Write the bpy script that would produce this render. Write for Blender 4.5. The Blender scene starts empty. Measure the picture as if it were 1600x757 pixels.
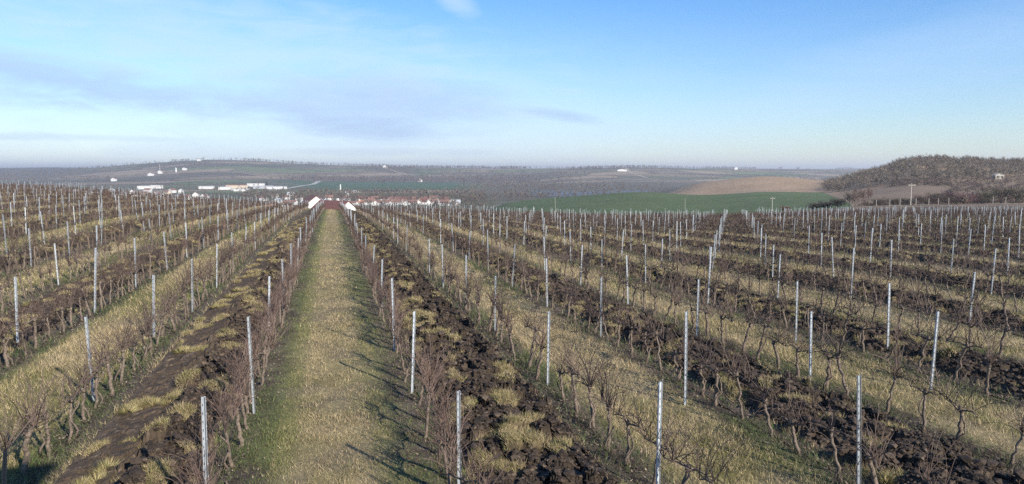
import bpy, math, random
import numpy as np
from math import radians as R, sin, cos, tan, pi

rng = np.random.default_rng(7)
random.seed(7)
sc = bpy.context.scene
COL = sc.collection

# ------------------------------------------------------------------ camera
FPX, PSI, YH = 1141.0, 0.2415, 265.0
PITCH = math.atan((378.5 - YH) / FPX)
CZ = 4.27
cam_d = bpy.data.cameras.new('camera')
cam_d.sensor_width = 36.0
cam_d.lens = 36.0 * FPX / 1600.0
cam_d.clip_start = 0.1
cam_d.clip_end = 60000
cam = bpy.data.objects.new('camera', cam_d)
cam.location = (0, 0, CZ)
cam.rotation_euler = (pi / 2 - PITCH, 0, -PSI)
COL.objects.link(cam)
sc.camera = cam

# ------------------------------------------------------------------ light
SUN_EL = R(28)
SHADOW_AZ = R(-29)                      # shadows run 29 deg left of the rows
sdx, sdy = sin(SHADOW_AZ), cos(SHADOW_AZ)
sun_to = np.array([-sdx * cos(SUN_EL), -sdy * cos(SUN_EL), sin(SUN_EL)])
sl = bpy.data.lights.new('sun', 'SUN')
sl.energy = 5.0
sl.angle = R(0.55)
sl.color = (1.0, 0.91, 0.77)
so = bpy.data.objects.new('sun', sl)
COL.objects.link(so)
from mathutils import Vector
so.rotation_euler = Vector(sun_to.tolist()).to_track_quat('Z', 'Y').to_euler()

w = bpy.data.worlds.new('World')
sc.world = w
w.use_nodes = True
nt = w.node_tree
nt.nodes.clear()
N = nt.nodes.new
L = nt.links.new


def wmath(op, a, b=None, c=None, clamp=False):
    n = N('ShaderNodeMath'); n.operation = op; n.use_clamp = clamp
    for i, v in enumerate((a, b, c)):
        if v is None: continue
        if isinstance(v, (int, float)): n.inputs[i].default_value = v
        else: L(v, n.inputs[i])
    return n.outputs[0]


sky = N('ShaderNodeTexSky')
sky.sky_type = 'NISHITA'
sky.sun_disc = False
sky.sun_elevation = SUN_EL
sky.sun_rotation = math.atan2(sun_to[0], sun_to[1])
sky.altitude = 200
sky.air_density = 1.1
sky.dust_density = 0.25
sky.ozone_density = 2.2
tc = N('ShaderNodeTexCoord')
nv = N('ShaderNodeVectorMath'); nv.operation = 'NORMALIZE'; L(tc.outputs['Generated'], nv.inputs[0])
def dot(v):
    n = N('ShaderNodeVectorMath'); n.operation = 'DOT_PRODUCT'
    L(nv.outputs[0], n.inputs[0]); n.inputs[1].default_value = v
    return n.outputs['Value']
fwd = dot((sin(PSI), cos(PSI), 0)); rgt = dot((cos(PSI), -sin(PSI), 0)); upv = dot((0, 0, 1))
az = wmath('ARCTAN2', rgt, fwd); el = wmath('ARCSINE', upv)
cmb = N('ShaderNodeCombineXYZ')
L(wmath('MULTIPLY', az, 5.0), cmb.inputs[0]); L(wmath('MULTIPLY', el, 22.0), cmb.inputs[1])
def noise(scale, detail, rough, off=0, dist=0.0):
    n = N('ShaderNodeTexNoise'); n.inputs['Scale'].default_value = scale; n.inputs['Detail'].default_value = detail
    n.inputs['Roughness'].default_value = rough; n.inputs['Distortion'].default_value = dist
    m = N('ShaderNodeVectorMath'); m.operation = 'ADD'; m.inputs[1].default_value = (off, off * .37, off * 1.3)
    L(cmb.outputs[0], m.inputs[0]); L(m.outputs[0], n.inputs['Vector'])
    return n.outputs[0]
n1 = noise(1.1, 7, .62, 3.1, .7); n2 = noise(2.3, 6, .6, 9.7, .6)
def blob(a0, e0, ra, re, tilt=0.0, lo=.0, hi=.9, nn=n1, amp=2.2):
    da = wmath('SUBTRACT', az, a0); de = wmath('SUBTRACT', el, e0)
    de = wmath('ADD', de, wmath('MULTIPLY', da, tilt))
    q = wmath('ADD', wmath('POWER', wmath('ABSOLUTE', wmath('DIVIDE', da, ra)), 2.0), wmath('POWER', wmath('ABSOLUTE', wmath('DIVIDE', de, re)), 2.0))
    v = wmath('ADD', wmath('SUBTRACT', 1.0, q), wmath('MULTIPLY', wmath('SUBTRACT', nn, .5), amp))
    mr = N('ShaderNodeMapRange'); mr.interpolation_type = 'SMOOTHSTEP'; L(v, mr.inputs[0])
    mr.inputs[1].default_value = lo - .5; mr.inputs[2].default_value = hi + .7
    return mr.outputs[0]
def azel(x, y):
    a = math.atan((x - 800) / FPX)
    return a, math.atan((YH - y) / FPX * cos(a))
def mixc(fac, a, b, k=1.0):
    n = N('ShaderNodeMixRGB')
    L(wmath('MULTIPLY', fac, k, clamp=True), n.inputs[0])
    if isinstance(a, tuple): n.inputs[1].default_value = (*a, 1)
    else: L(a, n.inputs[1])
    n.inputs[2].default_value = (*b, 1)
    return n.outputs[0]
SKYK = 0.106
skm = N('ShaderNodeVectorMath'); skm.operation = 'SCALE'; L(sky.outputs[0], skm.inputs[0]); skm.inputs[3].default_value = SKYK
tint = N('ShaderNodeMixRGB'); tint.inputs[1].default_value = (.79, .89, 1.04, 1); tint.inputs[2].default_value = (.49, .80, 1.15, 1)
tm_ = N('ShaderNodeMapRange'); L(el, tm_.inputs[0]); tm_.inputs[1].default_value = .0; tm_.inputs[2].default_value = .22
L(tm_.outputs[0], tint.inputs[0])
mul = N('ShaderNodeVectorMath'); mul.operation = 'MULTIPLY'; L(skm.outputs[0], mul.inputs[0]); L(tint.outputs[0], mul.inputs[1])
c = mul.outputs[0]
GREY = (.29, .40, .61)
PALE = (.46, .58, .76)
# thin pale veil low in the sky, grey lilac banks on the left, a wisp overhead
veil = N('ShaderNodeMapRange'); veil.interpolation_type = 'SMOOTHSTEP'; L(el, veil.inputs[0])
veil.inputs[1].default_value = .26; veil.inputs[2].default_value = -.01
leftm = N('ShaderNodeMapRange'); leftm.interpolation_type = 'SMOOTHSTEP'; L(az, leftm.inputs[0])
leftm.inputs[1].default_value = .55; leftm.inputs[2].default_value = -.25
vv = wmath('MULTIPLY', veil.outputs[0], wmath('ADD', .25, wmath('MULTIPLY', n2, .9)))
vv = wmath('MULTIPLY', vv, wmath('ADD', .35, wmath('MULTIPLY', leftm.outputs[0], .65)))
c = mixc(vv, c, PALE, .75)
a, e = azel(620, 200); c = mixc(blob(a, e, .34, .05, .0, nn=n1, amp=2.4), c, PALE, .45)
a, e = azel(590, 160); c = mixc(blob(a, e, .20, .045, .05), c, GREY, .75)
a, e = azel(560, 200); c = mixc(blob(a, e, .11, .020, .12, nn=n2), c, GREY, .55)
a, e = azel(120, 128); c = mixc(blob(a, e, .26, .026, .12, nn=n2), c, GREY, .75)
a, e = azel(20, 155); c = mixc(blob(a, e, .12, .012, .05, nn=n2), c, (.26, .34, .56), .5)
a, e = azel(885, 184); c = mixc(blob(a, e, .055, .009, .15, nn=n2), c, GREY, .6)
a, e = azel(600, 238); c = mixc(blob(a, e, .16, .006, .0, nn=n1), c, (.27, .35, .54), .28)
a, e = azel(90, 215); c = mixc(blob(a, e, .16, .005, .0, nn=n2), c, (.27, .35, .54), .28)
a, e = azel(718, 14); c = mixc(blob(a, e, .030, .018, .3, nn=n2, amp=1.6), c, (.55, .64, .80), .45)
a, e = azel(1450, 90); c = mixc(blob(a, e, .34, .05, -.25, nn=n1, amp=2.8), c, PALE, .22)
a, e = azel(300, 60); c = mixc(blob(a, e, .45, .07, .1, nn=n2, amp=2.8), c, PALE, .5)
bg = N('ShaderNodeBackground'); bg.inputs[1].default_value = 1.0
L(c, bg.inputs[0])
wo = N('ShaderNodeOutputWorld'); L(bg.outputs[0], wo.inputs[0])

sc.view_settings.view_transform = 'Standard'
sc.view_settings.look = 'None'
sc.view_settings.exposure = 0.60
sc.view_settings.gamma = 1.0
sc.view_settings.use_curve_mapping = False
sc.cycles.volume_bounces = 0
sc.cycles.max_bounces = 6
sc.cycles.diffuse_bounces = 2
sc.cycles.use_denoising = False


# ------------------------------------------------------------------ helpers
def mesh_np(name, V, F, mat=None, col=None, smooth=False, parent=None, link=True):
    V = np.asarray(V, np.float32); F = np.asarray(F, np.int32)
    k = F.shape[1]
    me = bpy.data.meshes.new(name)
    me.vertices.add(len(V)); me.vertices.foreach_set('co', V.ravel())
    me.loops.add(F.size); me.loops.foreach_set('vertex_index', F.ravel())
    me.polygons.add(len(F)); me.polygons.foreach_set('loop_start', np.arange(0, F.size, k, dtype=np.int32))
    me.polygons.foreach_set('use_smooth', np.full(len(F), smooth))
    me.update(calc_edges=True)
    if col is not None:
        at = me.color_attributes.new('Col', 'FLOAT_COLOR', 'POINT')
        cc = np.ones((len(V), 4), np.float32); cc[:, :3] = col
        at.data.foreach_set('color', cc.ravel())
    if mat: me.materials.append(mat)
    if not link: return me
    return link_obj(name, me, parent)


def link_obj(name, me, parent=None):
    o = bpy.data.objects.new(name, me)
    COL.objects.link(o)
    if parent is not None: o.parent = parent
    return o


def tag(o, label=None, cat=None, group=None, kind=None):
    if label: o['label'] = label
    if cat: o['category'] = cat
    if group: o['group'] = group
    if kind: o['kind'] = kind
    return o


def empty(name, loc, rz=0.0):
    o = bpy.data.objects.new(name, None)
    o.location = loc; o.rotation_euler = (0, 0, rz)
    o.empty_display_size = .2
    COL.objects.link(o)
    return o


class MB:
    """collects boxes, prisms and tubes (local coordinates) for ONE mesh"""
    def __init__(s): s.v = []; s.f = []
    def add(s, vs, fs):
        b = len(s.v); s.v += [tuple(map(float, p)) for p in vs]; s.f += [tuple(b + i for i in f) for f in fs]
        return s
    def box(s, x0, x1, y0, y1, z0, z1):
        return s.add([(x0, y0, z0), (x1, y0, z0), (x1, y1, z0), (x0, y1, z0), (x0, y0, z1), (x1, y0, z1), (x1, y1, z1), (x0, y1, z1)],
                     [(0, 3, 2, 1), (4, 5, 6, 7), (0, 1, 5, 4), (1, 2, 6, 5), (2, 3, 7, 6), (3, 0, 4, 7)])
    def tube(s, pts, rad, n=6):
        pts = [np.array(p, float) for p in pts]
        vs, fs = [], []
        for i, p in enumerate(pts):
            t = pts[min(i + 1, len(pts) - 1)] - pts[max(i - 1, 0)]
            t = t / (np.linalg.norm(t) + 1e-9)
            a = np.cross(t, (0, 0, 1) if abs(t[2]) < .8 else (1, 0, 0)); a /= np.linalg.norm(a); b = np.cross(t, a)
            r = rad[i] if hasattr(rad, '__len__') else rad
            for k in range(n):
                q = 2 * pi * k / n
                vs.append(p + r * (a * cos(q) + b * sin(q)))
        for i in range(len(pts) - 1):
            for k in range(n):
                fs.append((i * n + k, i * n + (k + 1) % n, (i + 1) * n + (k + 1) % n, (i + 1) * n + k))
        fs.append(tuple(range(n))[::-1]); fs.append(tuple((len(pts) - 1) * n + k for k in range(n)))
        return s.add(vs, fs)
    def mesh(s, name, mat, smooth=False):
        me = bpy.data.meshes.new(name); me.from_pydata(s.v, [], s.f)
        if smooth: me.polygons.foreach_set('use_smooth', np.ones(len(me.polygons), bool))
        me.materials.append(mat); me.update()
        return me
    def build(s, name, mat, parent=None, smooth=False):
        return link_obj(name, s.mesh(name, mat, smooth), parent)


def pchip(x, y, xi):
    """monotone cubic along axis 0 of y"""
    x = np.asarray(x, float); y = np.asarray(y, float)
    h = np.diff(x); sh = (-1,) + (1,) * (y.ndim - 1)
    dl = np.diff(y, axis=0) / h.reshape(sh)
    m = np.zeros_like(y)
    w1 = (2 * h[1:] + h[:-1]).reshape(sh); w2 = (h[1:] + 2 * h[:-1]).reshape(sh)
    a, b = dl[:-1], dl[1:]
    with np.errstate(divide='ignore', invalid='ignore'):
        mm = np.where(a * b > 0, (w1 + w2) / (w1 / a + w2 / b), 0)
    m[1:-1] = mm; m[0] = dl[0]; m[-1] = dl[-1]
    xi = np.clip(xi, x[0], x[-1])
    i = np.clip(np.searchsorted(x, xi) - 1, 0, len(x) - 2)
    t = ((xi - x[i]) / h[i]).reshape(sh); H = h[i].reshape(sh)
    return (2 * t**3 - 3 * t**2 + 1) * y[i] + (t**3 - 2 * t**2 + t) * H * m[i] + (-2 * t**3 + 3 * t**2) * y[i + 1] + (t**3 - t**2) * H * m[i + 1]


def _h(i, j, s):
    n = (i.astype(np.int64) * 374761393 + j.astype(np.int64) * 668265263 + s * 982451653) & 0x7fffffff
    n = ((n ^ (n >> 13)) * 1274126177) & 0x7fffffff
    return ((n ^ (n >> 16)) & 0xffff) / 65535.0


def vnoise(x, y, s=0):
    i = np.floor(x); j = np.floor(y); u = x - i; v = y - j
    u = u * u * (3 - 2 * u); v = v * v * (3 - 2 * v)
    return (_h(i, j, s) * (1 - u) + _h(i + 1, j, s) * u) * (1 - v) + (_h(i, j + 1, s) * (1 - u) + _h(i + 1, j + 1, s) * u) * v


def fbm(x, y, s=0, o=4):
    r = 0; a = .5; t = 0
    for k in range(o):
        r = r + a * vnoise(x * 2**k + 17.3 * k, y * 2**k + 5.1 * k, s + k); t += a; a *= .55
    return r / t


def worley(x, y, s=0):
    """F1, F2, ids and offset to the nearest cell centre"""
    i0 = np.floor(x); j0 = np.floor(y)
    f1 = np.full(x.shape, 9.); f2 = np.full(x.shape, 9.); ci = np.zeros(x.shape); cj = np.zeros(x.shape); ox = np.zeros(x.shape); oy = np.zeros(x.shape)
    for di in (-1, 0, 1):
        for dj in (-1, 0, 1):
            i = i0 + di; j = j0 + dj
            px = i + .1 + .8 * _h(i, j, s); py = j + .1 + .8 * _h(i, j, s + 51)
            d = np.hypot(x - px, y - py)
            n = d < f1
            f2 = np.where(n, f1, np.minimum(f2, d))
            f1 = np.where(n, d, f1); ci = np.where(n, i, ci); cj = np.where(n, j, cj)
            ox = np.where(n, x - px, ox); oy = np.where(n, y - py, oy)
    return f1, f2, ci, cj, ox, oy


def sstep(a, b, x):
    t = np.clip((x - a) / (b - a), 0, 1)
    return t * t * (3 - 2 * t)


# ------------------------------------------------------------------ terrain
E_PX = np.array([-900, 0, 100, 200, 300, 400, 450, 520, 560, 700, 800, 1000, 1100, 1200, 1300, 1400, 1500, 1600, 2400.])
E_V = np.array([.020, .0245, .029, .036, .043, .049, .052, .055, .057, .060, .064, .0685, .0685, .066, .064, .063, .0625, .062, .061])
T_PX = np.array([-900, 0, 200, 340, 520, 700, 800, 900, 1000, 1100, 1200, 1290, 1350, 1440, 1600, 2400.])
T_D = np.array([140, 250, 400, 550, 750, 950, 1400, 2200, 3000, 4000, 5500, 8000, 14000, 34000.])
T_Z = np.array([
    [0, -9, -25, -38, -45, -48, -48, -46, -38, -15, 20, 0, 0, -20],
    [0, -12, -27, -38, -45, -48, -48, -46, -38, -18, 12, 0, 0, -20],
    [0, -14, -28, -39, -46, -48, -48, -45, -25, 17, 10, 0, 0, -20],
    [0, -15, -29, -40, -46, -48, -48, -42, -10, 50, 30, 0, 0, -20],
    [0, -17, -31, -41, -47, -48, -48, -47, -32, 24, 10, 0, 0, -20],
    [0, -18.5, -31, -40, -47, -48, -48, -48, -38, 10, 0, -8, 0, -20],
    [0, -17, -24, -25, -38, -46, -48, -48, -40, 3, -5, -8, 0, -20],
    [0, -16.5, -21.5, -20.5, -33, -43, -48, -47, -22, 5, -5, -8, 0, -20],
    [0, -16.5, -20.5, -17.4, -29, -40, -48, -46, -20, 8, 0, 0, 0, -20],
    [0, -16, -20.5, -19.5, -27, -17.5, -30, -46, -30, 3, 0, 2, 2, -20],
    [0, -15, -19, -17.8, -21, -9.2, -25, -46, -40, -5, 0, 4, 4, -20],
    [0, -13.5, -18, -19, -19, -14, -28, -46, -42, -10, 0, 4, 4, -20],
    [0, -12.5, -17, -17, -8, -11, -20, -40, -42, -10, 0, 4, 4, -20],
    [0, -12, -15, -12, 6.0, 2, -20, -40, -40, -10, 0, 0, 4, -20],
    [0, -12, -14, -11, 2.5, 2, -20, -40, -40, -10, 0, 0, 4, -20],
    [0, -12, -14, -11, 2, 2, -20, -40, -40, -10, 0, 0, 4, -20]], float)
PXG = np.linspace(-900, 2400, 1101)
LDG = np.linspace(math.log(140), math.log(34000), 500)
T_Z[:, 0] = -140 * pchip(E_PX, E_V, T_PX)
# the brow past the vineyard: height at 200 m out
Z200 = T_Z[:, 0] * .48 + T_Z[:, 1] * .52
Z200 = np.where(T_PX >= 1000, -200 * pchip([1000, 1100, 1200, 1290, 1350, 1440, 1600, 2400], [.0705, .0645, .0597, .0540, .0515, .0493, .0475, .0465], np.clip(T_PX, 1000, 2400)), Z200)
T_Z = np.insert(T_Z, 1, Z200, axis=1); T_D = np.insert(T_D, 1, 200.)
_a = pchip(T_PX, T_Z, PXG)
GRID = pchip(np.log(T_D), _a.T, LDG).T          # px x dist


def polar(X, Y):
    d = np.hypot(X, Y)
    a = np.arctan2(X, Y) - PSI
    a = (a + pi) % (2 * pi) - pi
    ac = np.clip(a, -R(54), R(54))
    px = 800 + FPX * np.tan(ac)
    return px, d * np.cos(ac), d, a


def hgt(X, Y):
    X = np.asarray(X, float); Y = np.asarray(Y, float)
    px, dep, d, a = polar(X, Y)
    base = 4.27 + .000175 * dep**2
    t = np.clip((dep - 12) / 128., 0, 1)**1.2
    near = -(base + t * (140 * pchip(E_PX, E_V, px.ravel()).reshape(px.shape) - (4.27 + .000175 * 140**2)))
    ui = np.clip((px + 900) / 3300 * 1100, 0, 1099.999); vi = np.clip((np.log(np.maximum(dep, 140)) - LDG[0]) / (LDG[-1] - LDG[0]) * 499, 0, 498.999)
    i = ui.astype(int); j = vi.astype(int); u = ui - i; v = vi - j
    far = (GRID[i, j] * (1 - u) + GRID[i + 1, j] * u) * (1 - v) + (GRID[i, j + 1] * (1 - u) + GRID[i + 1, j + 1] * u) * v
    z = np.where(dep < 140, near, far)
    z = z + sstep(10, 40, d) * (fbm(X / 14, Y / 14, 3, 3) - .5) * .25
    z = z + sstep(2300, 3600, dep) * (fbm(X / 500, Y / 500, 8, 4) - .5) * 22 * (1 - sstep(5500, 9000, dep))
    return z + CZ


def ghz(x, y): return float(hgt(np.array([x]), np.array([y]))[0])


def at(px, dep):
    """a ground position on the bearing px at forward distance dep"""
    r = (px - 800) / FPX * dep
    x = r * cos(PSI) + dep * sin(PSI); y = dep * cos(PSI) - r * sin(PSI)
    return x, y


def atv(px, dep):
    r = (px - 800) / FPX * dep
    return r * cos(PSI) + dep * sin(PSI), dep * cos(PSI) - r * sin(PSI)


def project(x, y, z):
    r = x * cos(PSI) - y * sin(PSI); d = y * cos(PSI) + x * sin(PSI); u = z - CZ
    dd = d * cos(PITCH) - u * sin(PITCH); uu = u * cos(PITCH) + d * sin(PITCH)
    return 800 + FPX * r / dd, 378.5 - FPX * uu / dd, dd


# rows: k = -1 is the first row left of the lane, k = 0 the first row right of it
RW, X0, LG, DP, Y0, SK = 2.687, 1.4158, .249, 4.8, 8.67, -.26
def rowx(k): return X0 + k * RW - (LG if k < 0 else 0)
def posty(k, j): return Y0 + j * DP + SK * k
K0, K1 = -22, 52
VEND = 139.0


# ------------------------------------------------------------------ materials
def new_mat(name):
    m = bpy.data.materials.new(name); m.use_nodes = True
    n = m.node_tree; p = n.nodes['Principled BSDF']
    return m, n, p


def noise_bump(n, p, scale, strength, dist=.02, coord=None, detail=6):
    t = n.nodes.new('ShaderNodeTexNoise'); t.inputs['Scale'].default_value = scale; t.inputs['Detail'].default_value = detail
    t.inputs['Roughness'].default_value = .65
    if coord is None: coord = n.nodes.new('ShaderNodeNewGeometry').outputs['Position']
    n.links.new(coord, t.inputs['Vector'])
    b = n.nodes.new('ShaderNodeBump'); b.inputs['Strength'].default_value = strength; b.inputs['Distance'].default_value = dist
    n.links.new(t.outputs[0], b.inputs['Height']); n.links.new(b.outputs[0], p.inputs['Normal'])
    return t


def attr_mat(name, rough=.9, var=.5, scales=((6, .5), (45, .5)), bump=None, spec=.15, transl=0):
    """base colour from the mesh's own colour attribute, broken up by noise"""
    m, n, p = new_mat(name)
    p.inputs['Roughness'].default_value = rough; p.inputs['Specular IOR Level'].default_value = spec
    a = n.nodes.new('ShaderNodeAttribute'); a.attribute_name = 'Col'
    out = a.outputs['Color']
    pos = n.nodes.new('ShaderNodeNewGeometry').outputs['Position']
    for s, k in scales:
        t = n.nodes.new('ShaderNodeTexNoise'); t.inputs['Scale'].default_value = s; t.inputs['Detail'].default_value = 5; t.inputs['Roughness'].default_value = .7
        n.links.new(pos, t.inputs['Vector'])
        mr = n.nodes.new('ShaderNodeMapRange'); mr.inputs[1].default_value = .3; mr.inputs[2].default_value = .7
        mr.inputs[3].default_value = 1 - k; mr.inputs[4].default_value = 1 + k
        n.links.new(t.outputs[0], mr.inputs[0])
        sc_ = n.nodes.new('ShaderNodeVectorMath'); sc_.operation = 'SCALE'
        n.links.new(out, sc_.inputs[0]); n.links.new(mr.outputs[0], sc_.inputs[3]); out = sc_.outputs[0]
    n.links.new(out, p.inputs['Base Color'])
    if bump: noise_bump(n, p, *bump)
    return m


def flat_mat(name, col, rough=.8, var=.15, scale=3.0, metal=0.0, bump=None, spec=.3):
    m, n, p = new_mat(name)
    p.inputs['Roughness'].default_value = rough; p.inputs['Metallic'].default_value = metal; p.inputs['Specular IOR Level'].default_value = spec
    t = n.nodes.new('ShaderNodeTexNoise'); t.inputs['Scale'].default_value = scale; t.inputs['Detail'].default_value = 5
    tcn = n.nodes.new('ShaderNodeTexCoord'); n.links.new(tcn.outputs['Object'], t.inputs['Vector'])
    r = n.nodes.new('ShaderNodeValToRGB')
    r.color_ramp.elements[0].position = .3; r.color_ramp.elements[1].position = .7
    r.color_ramp.elements[0].color = (*[c * (1 - var) for c in col], 1); r.color_ramp.elements[1].color = (*[min(1, c * (1 + var)) for c in col], 1)
    n.links.new(t.outputs[0], r.inputs[0]); n.links.new(r.outputs[0], p.inputs['Base Color'])
    if bump: noise_bump(n, p, *bump, coord=tcn.outputs['Object'])
    return m


M_ground = attr_mat('field_ground', scales=((1.3, .25), (9, .35), (60, .5)), bump=(28, .9, .03))
M_far = attr_mat('land', scales=((.02, .12), (.15, .15), (1.2, .2)), bump=(.25, .6, 1.2))
M_soil = attr_mat('soil', rough=.85, scales=((14, .25), (70, .4)), bump=(38, .8, .03), spec=.25)
M_blade = attr_mat('dry_grass', rough=.7, scales=((3, .15),), spec=.25)
M_trunk = flat_mat('vine_bark', (.16, .125, .098), .95, .5, 22, bump=(60, 1, .012))
M_cane_red = flat_mat('red_cane', (.135, .092, .074), .6, .35, 9)
M_cane_brown = flat_mat('brown_cane', (.105, .075, .062), .7, .35, 9)
M_steel = flat_mat('galvanised_steel', (.47, .50, .53), .45, .22, 7, metal=.35, bump=(90, .15, .002), spec=.5)
_n = M_steel.node_tree; _p = _n.nodes['Principled BSDF']
_oi = _n.nodes.new('ShaderNodeObjectInfo'); _mr = _n.nodes.new('ShaderNodeMapRange'); _mr.inputs[3].default_value = .68; _mr.inputs[4].default_value = 1.12
_n.links.new(_oi.outputs['Random'], _mr.inputs[0]); _sc = _n.nodes.new('ShaderNodeVectorMath'); _sc.operation = 'SCALE'
_src = _p.inputs['Base Color'].links[0].from_socket
_n.links.new(_src, _sc.inputs[0]); _n.links.new(_mr.outputs[0], _sc.inputs[3]); _n.links.new(_sc.outputs[0], _p.inputs['Base Color'])
M_hole = flat_mat('dark_slot', (.03, .03, .035), .9, .1)
M_twig = attr_mat('bare_twigs', rough=.9, scales=((.3, .2),))
M_wood = flat_mat('weathered_timber', (.24, .19, .14), .85, .3, 8, bump=(30, .5, .01))

# ------------------------------------------------------------------ ground, near (fine sheet following the rows)
STRAW = np.array([.285, .228, .128]); OLIVE = np.array([.165, .150, .058]); GREEN = np.array([.095, .115, .038]); EARTH = np.array([.075, .058, .045])
DEBRIS = np.array([.13, .105, .08])


def cell_of(X):
    """index of the inter-row strip (k means between row k and row k+1), position inside 0..1 and distance to the nearest row"""
    Xs = np.where(X < X0 - 1.2, X + LG, X)
    k = np.floor((Xs - X0) / RW)
    lo = X0 + k * RW - np.where(k < 0, LG, 0); hi = X0 + (k + 1) * RW - np.where(k + 1 < 0, LG, 0)
    t = (X - lo) / (hi - lo)
    return k, t, np.minimum(X - lo, hi - X)


def is_tilled(k): return (np.mod(k, 2) == 0)


def grass_colour(X, Y):
    k, t, dr = cell_of(X)
    n = fbm(X / 1.1, Y / 2.4, 21, 4); n2 = fbm(X / .35, Y / .5, 33, 3); nb = fbm(X / 6, Y / 9, 44, 3)
    g = sstep(.45, .70, -.05 * (X > 3) + n * .6 + n2 * .25 + nb * .25 + .03)[..., None]
    ex = (lambda q: q[..., None])
    c = STRAW * (1 - g) + OLIVE * g
    lane = (k == -1)
    # lane: straw centre, greener wheel tracks
    side = sstep(.14, .30, np.abs(t - .50)) * (1 - sstep(.40, .48, np.abs(t - .5)))
    side = side * np.where(t < .5, 1.0, .75)
    cg = GREEN * .9 * (1 - .35 * ex(n2)) + .45 * OLIVE
    gl = ex(side * (.35 + .7 * n)) * .75
    c2 = (STRAW * .95 * (1 - .5 * g) + OLIVE * .5 * g) * (1 - gl) + cg * gl
    c = np.where(ex(lane), c2, c)
    gs = ex((1 - sstep(.25, .8, dr)) * sstep(.35, .6, nb)) * .6
    c = c * (1 - gs) + GREEN * gs
    # under the vines: bare earth and debris with weeds
    u = ex((1 - sstep(.16, np.where(lane, .74, .50), dr + (n2 - .5) * .45)))
    bare = ex(sstep(.60, .70, fbm(X / .6, Y / .9, 87, 3)) * lane) * .45
    c = c * (1 - bare) + DEBRIS * bare
    ub = EARTH * (1 - ex(sstep(.4, .7, n2))) + DEBRIS * ex(sstep(.4, .7, n2))
    ub = ub * (1 - ex(sstep(.5, .62, n) * .55)) + GREEN * .9 * ex(sstep(.5, .62, n) * .55)
    return c * (1 - u) + ub * u


gx = np.arange(-66, 150, .15)
gy = [3.5]
while gy[-1] < 156: gy.append(gy[-1] + max(.11, .008 * gy[-1]))
gy = np.array(gy)
GXm, GYm = np.meshgrid(gx, gy)
Z = hgt(GXm, GYm)
k_, t_, dr_ = cell_of(GXm)
Z = Z + (fbm(GXm / .5, GYm / .5, 5, 3) - .5) * .07
c_ = grass_colour(GXm, GYm)
till = is_tilled(k_)
# the far right block is hardly tilled: a dull olive brown cover
right = sstep(48, 62, GXm + GYm * .0)[..., None]
c_ = np.where(till[..., None], EARTH * .8 * (1 - right * .5) + OLIVE * .45 * right, c_)
edge = sstep(VEND - 7, VEND + 6, polar(GXm, GYm)[1] + (fbm(GXm / 5, GYm / 5, 2) - .5) * 6)[..., None]
pxg = polar(GXm, GYm)[0]
c_ = c_ * (1 - edge) + np.array([.105, .078, .058]) * edge
Z = Z - .05 * till
ny, nx = GXm.shape
idx = np.arange(nx * ny).reshape(ny, nx)
F = np.stack([idx[:-1, :-1], idx[:-1, 1:], idx[1:, 1:], idx[1:, :-1]], -1).reshape(-1, 4)
V = np.stack([GXm, GYm, Z], -1).reshape(-1, 3)
o = mesh_np('ground', V, F, M_ground, c_.reshape(-1, 3), True)
tag(o, kind='structure')

# ------------------------------------------------------------------ far land (valley, fields, hills) in rings out to the horizon
ang_in = np.linspace(-R(37), R(37), 900)
ang_out = np.linspace(R(37), 2 * pi - R(37), 60)[1:-1]
ang = np.concatenate([ang_in, ang_out])
rr = np.concatenate([[.5], np.exp(np.linspace(math.log(4), math.log(120), 30))[:-1], np.exp(np.linspace(math.log(120), math.log(33000), 620))])
A, RR = np.meshgrid(ang + PSI, rr)
XX = RR * np.sin(A); YY = RR * np.cos(A)
ZZ = hgt(XX, YY)
inside = (XX > -65.5) & (XX < 149.5) & (YY > 3.8) & (YY < 155)
ZZ = ZZ - np.where(inside, .35, 0)
PX, DEP, DD, _ = polar(XX, YY)


def woodbias(px): return -.10 + .17 * sstep(400, 460, px) * (1 - sstep(760, 880, px))


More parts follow.
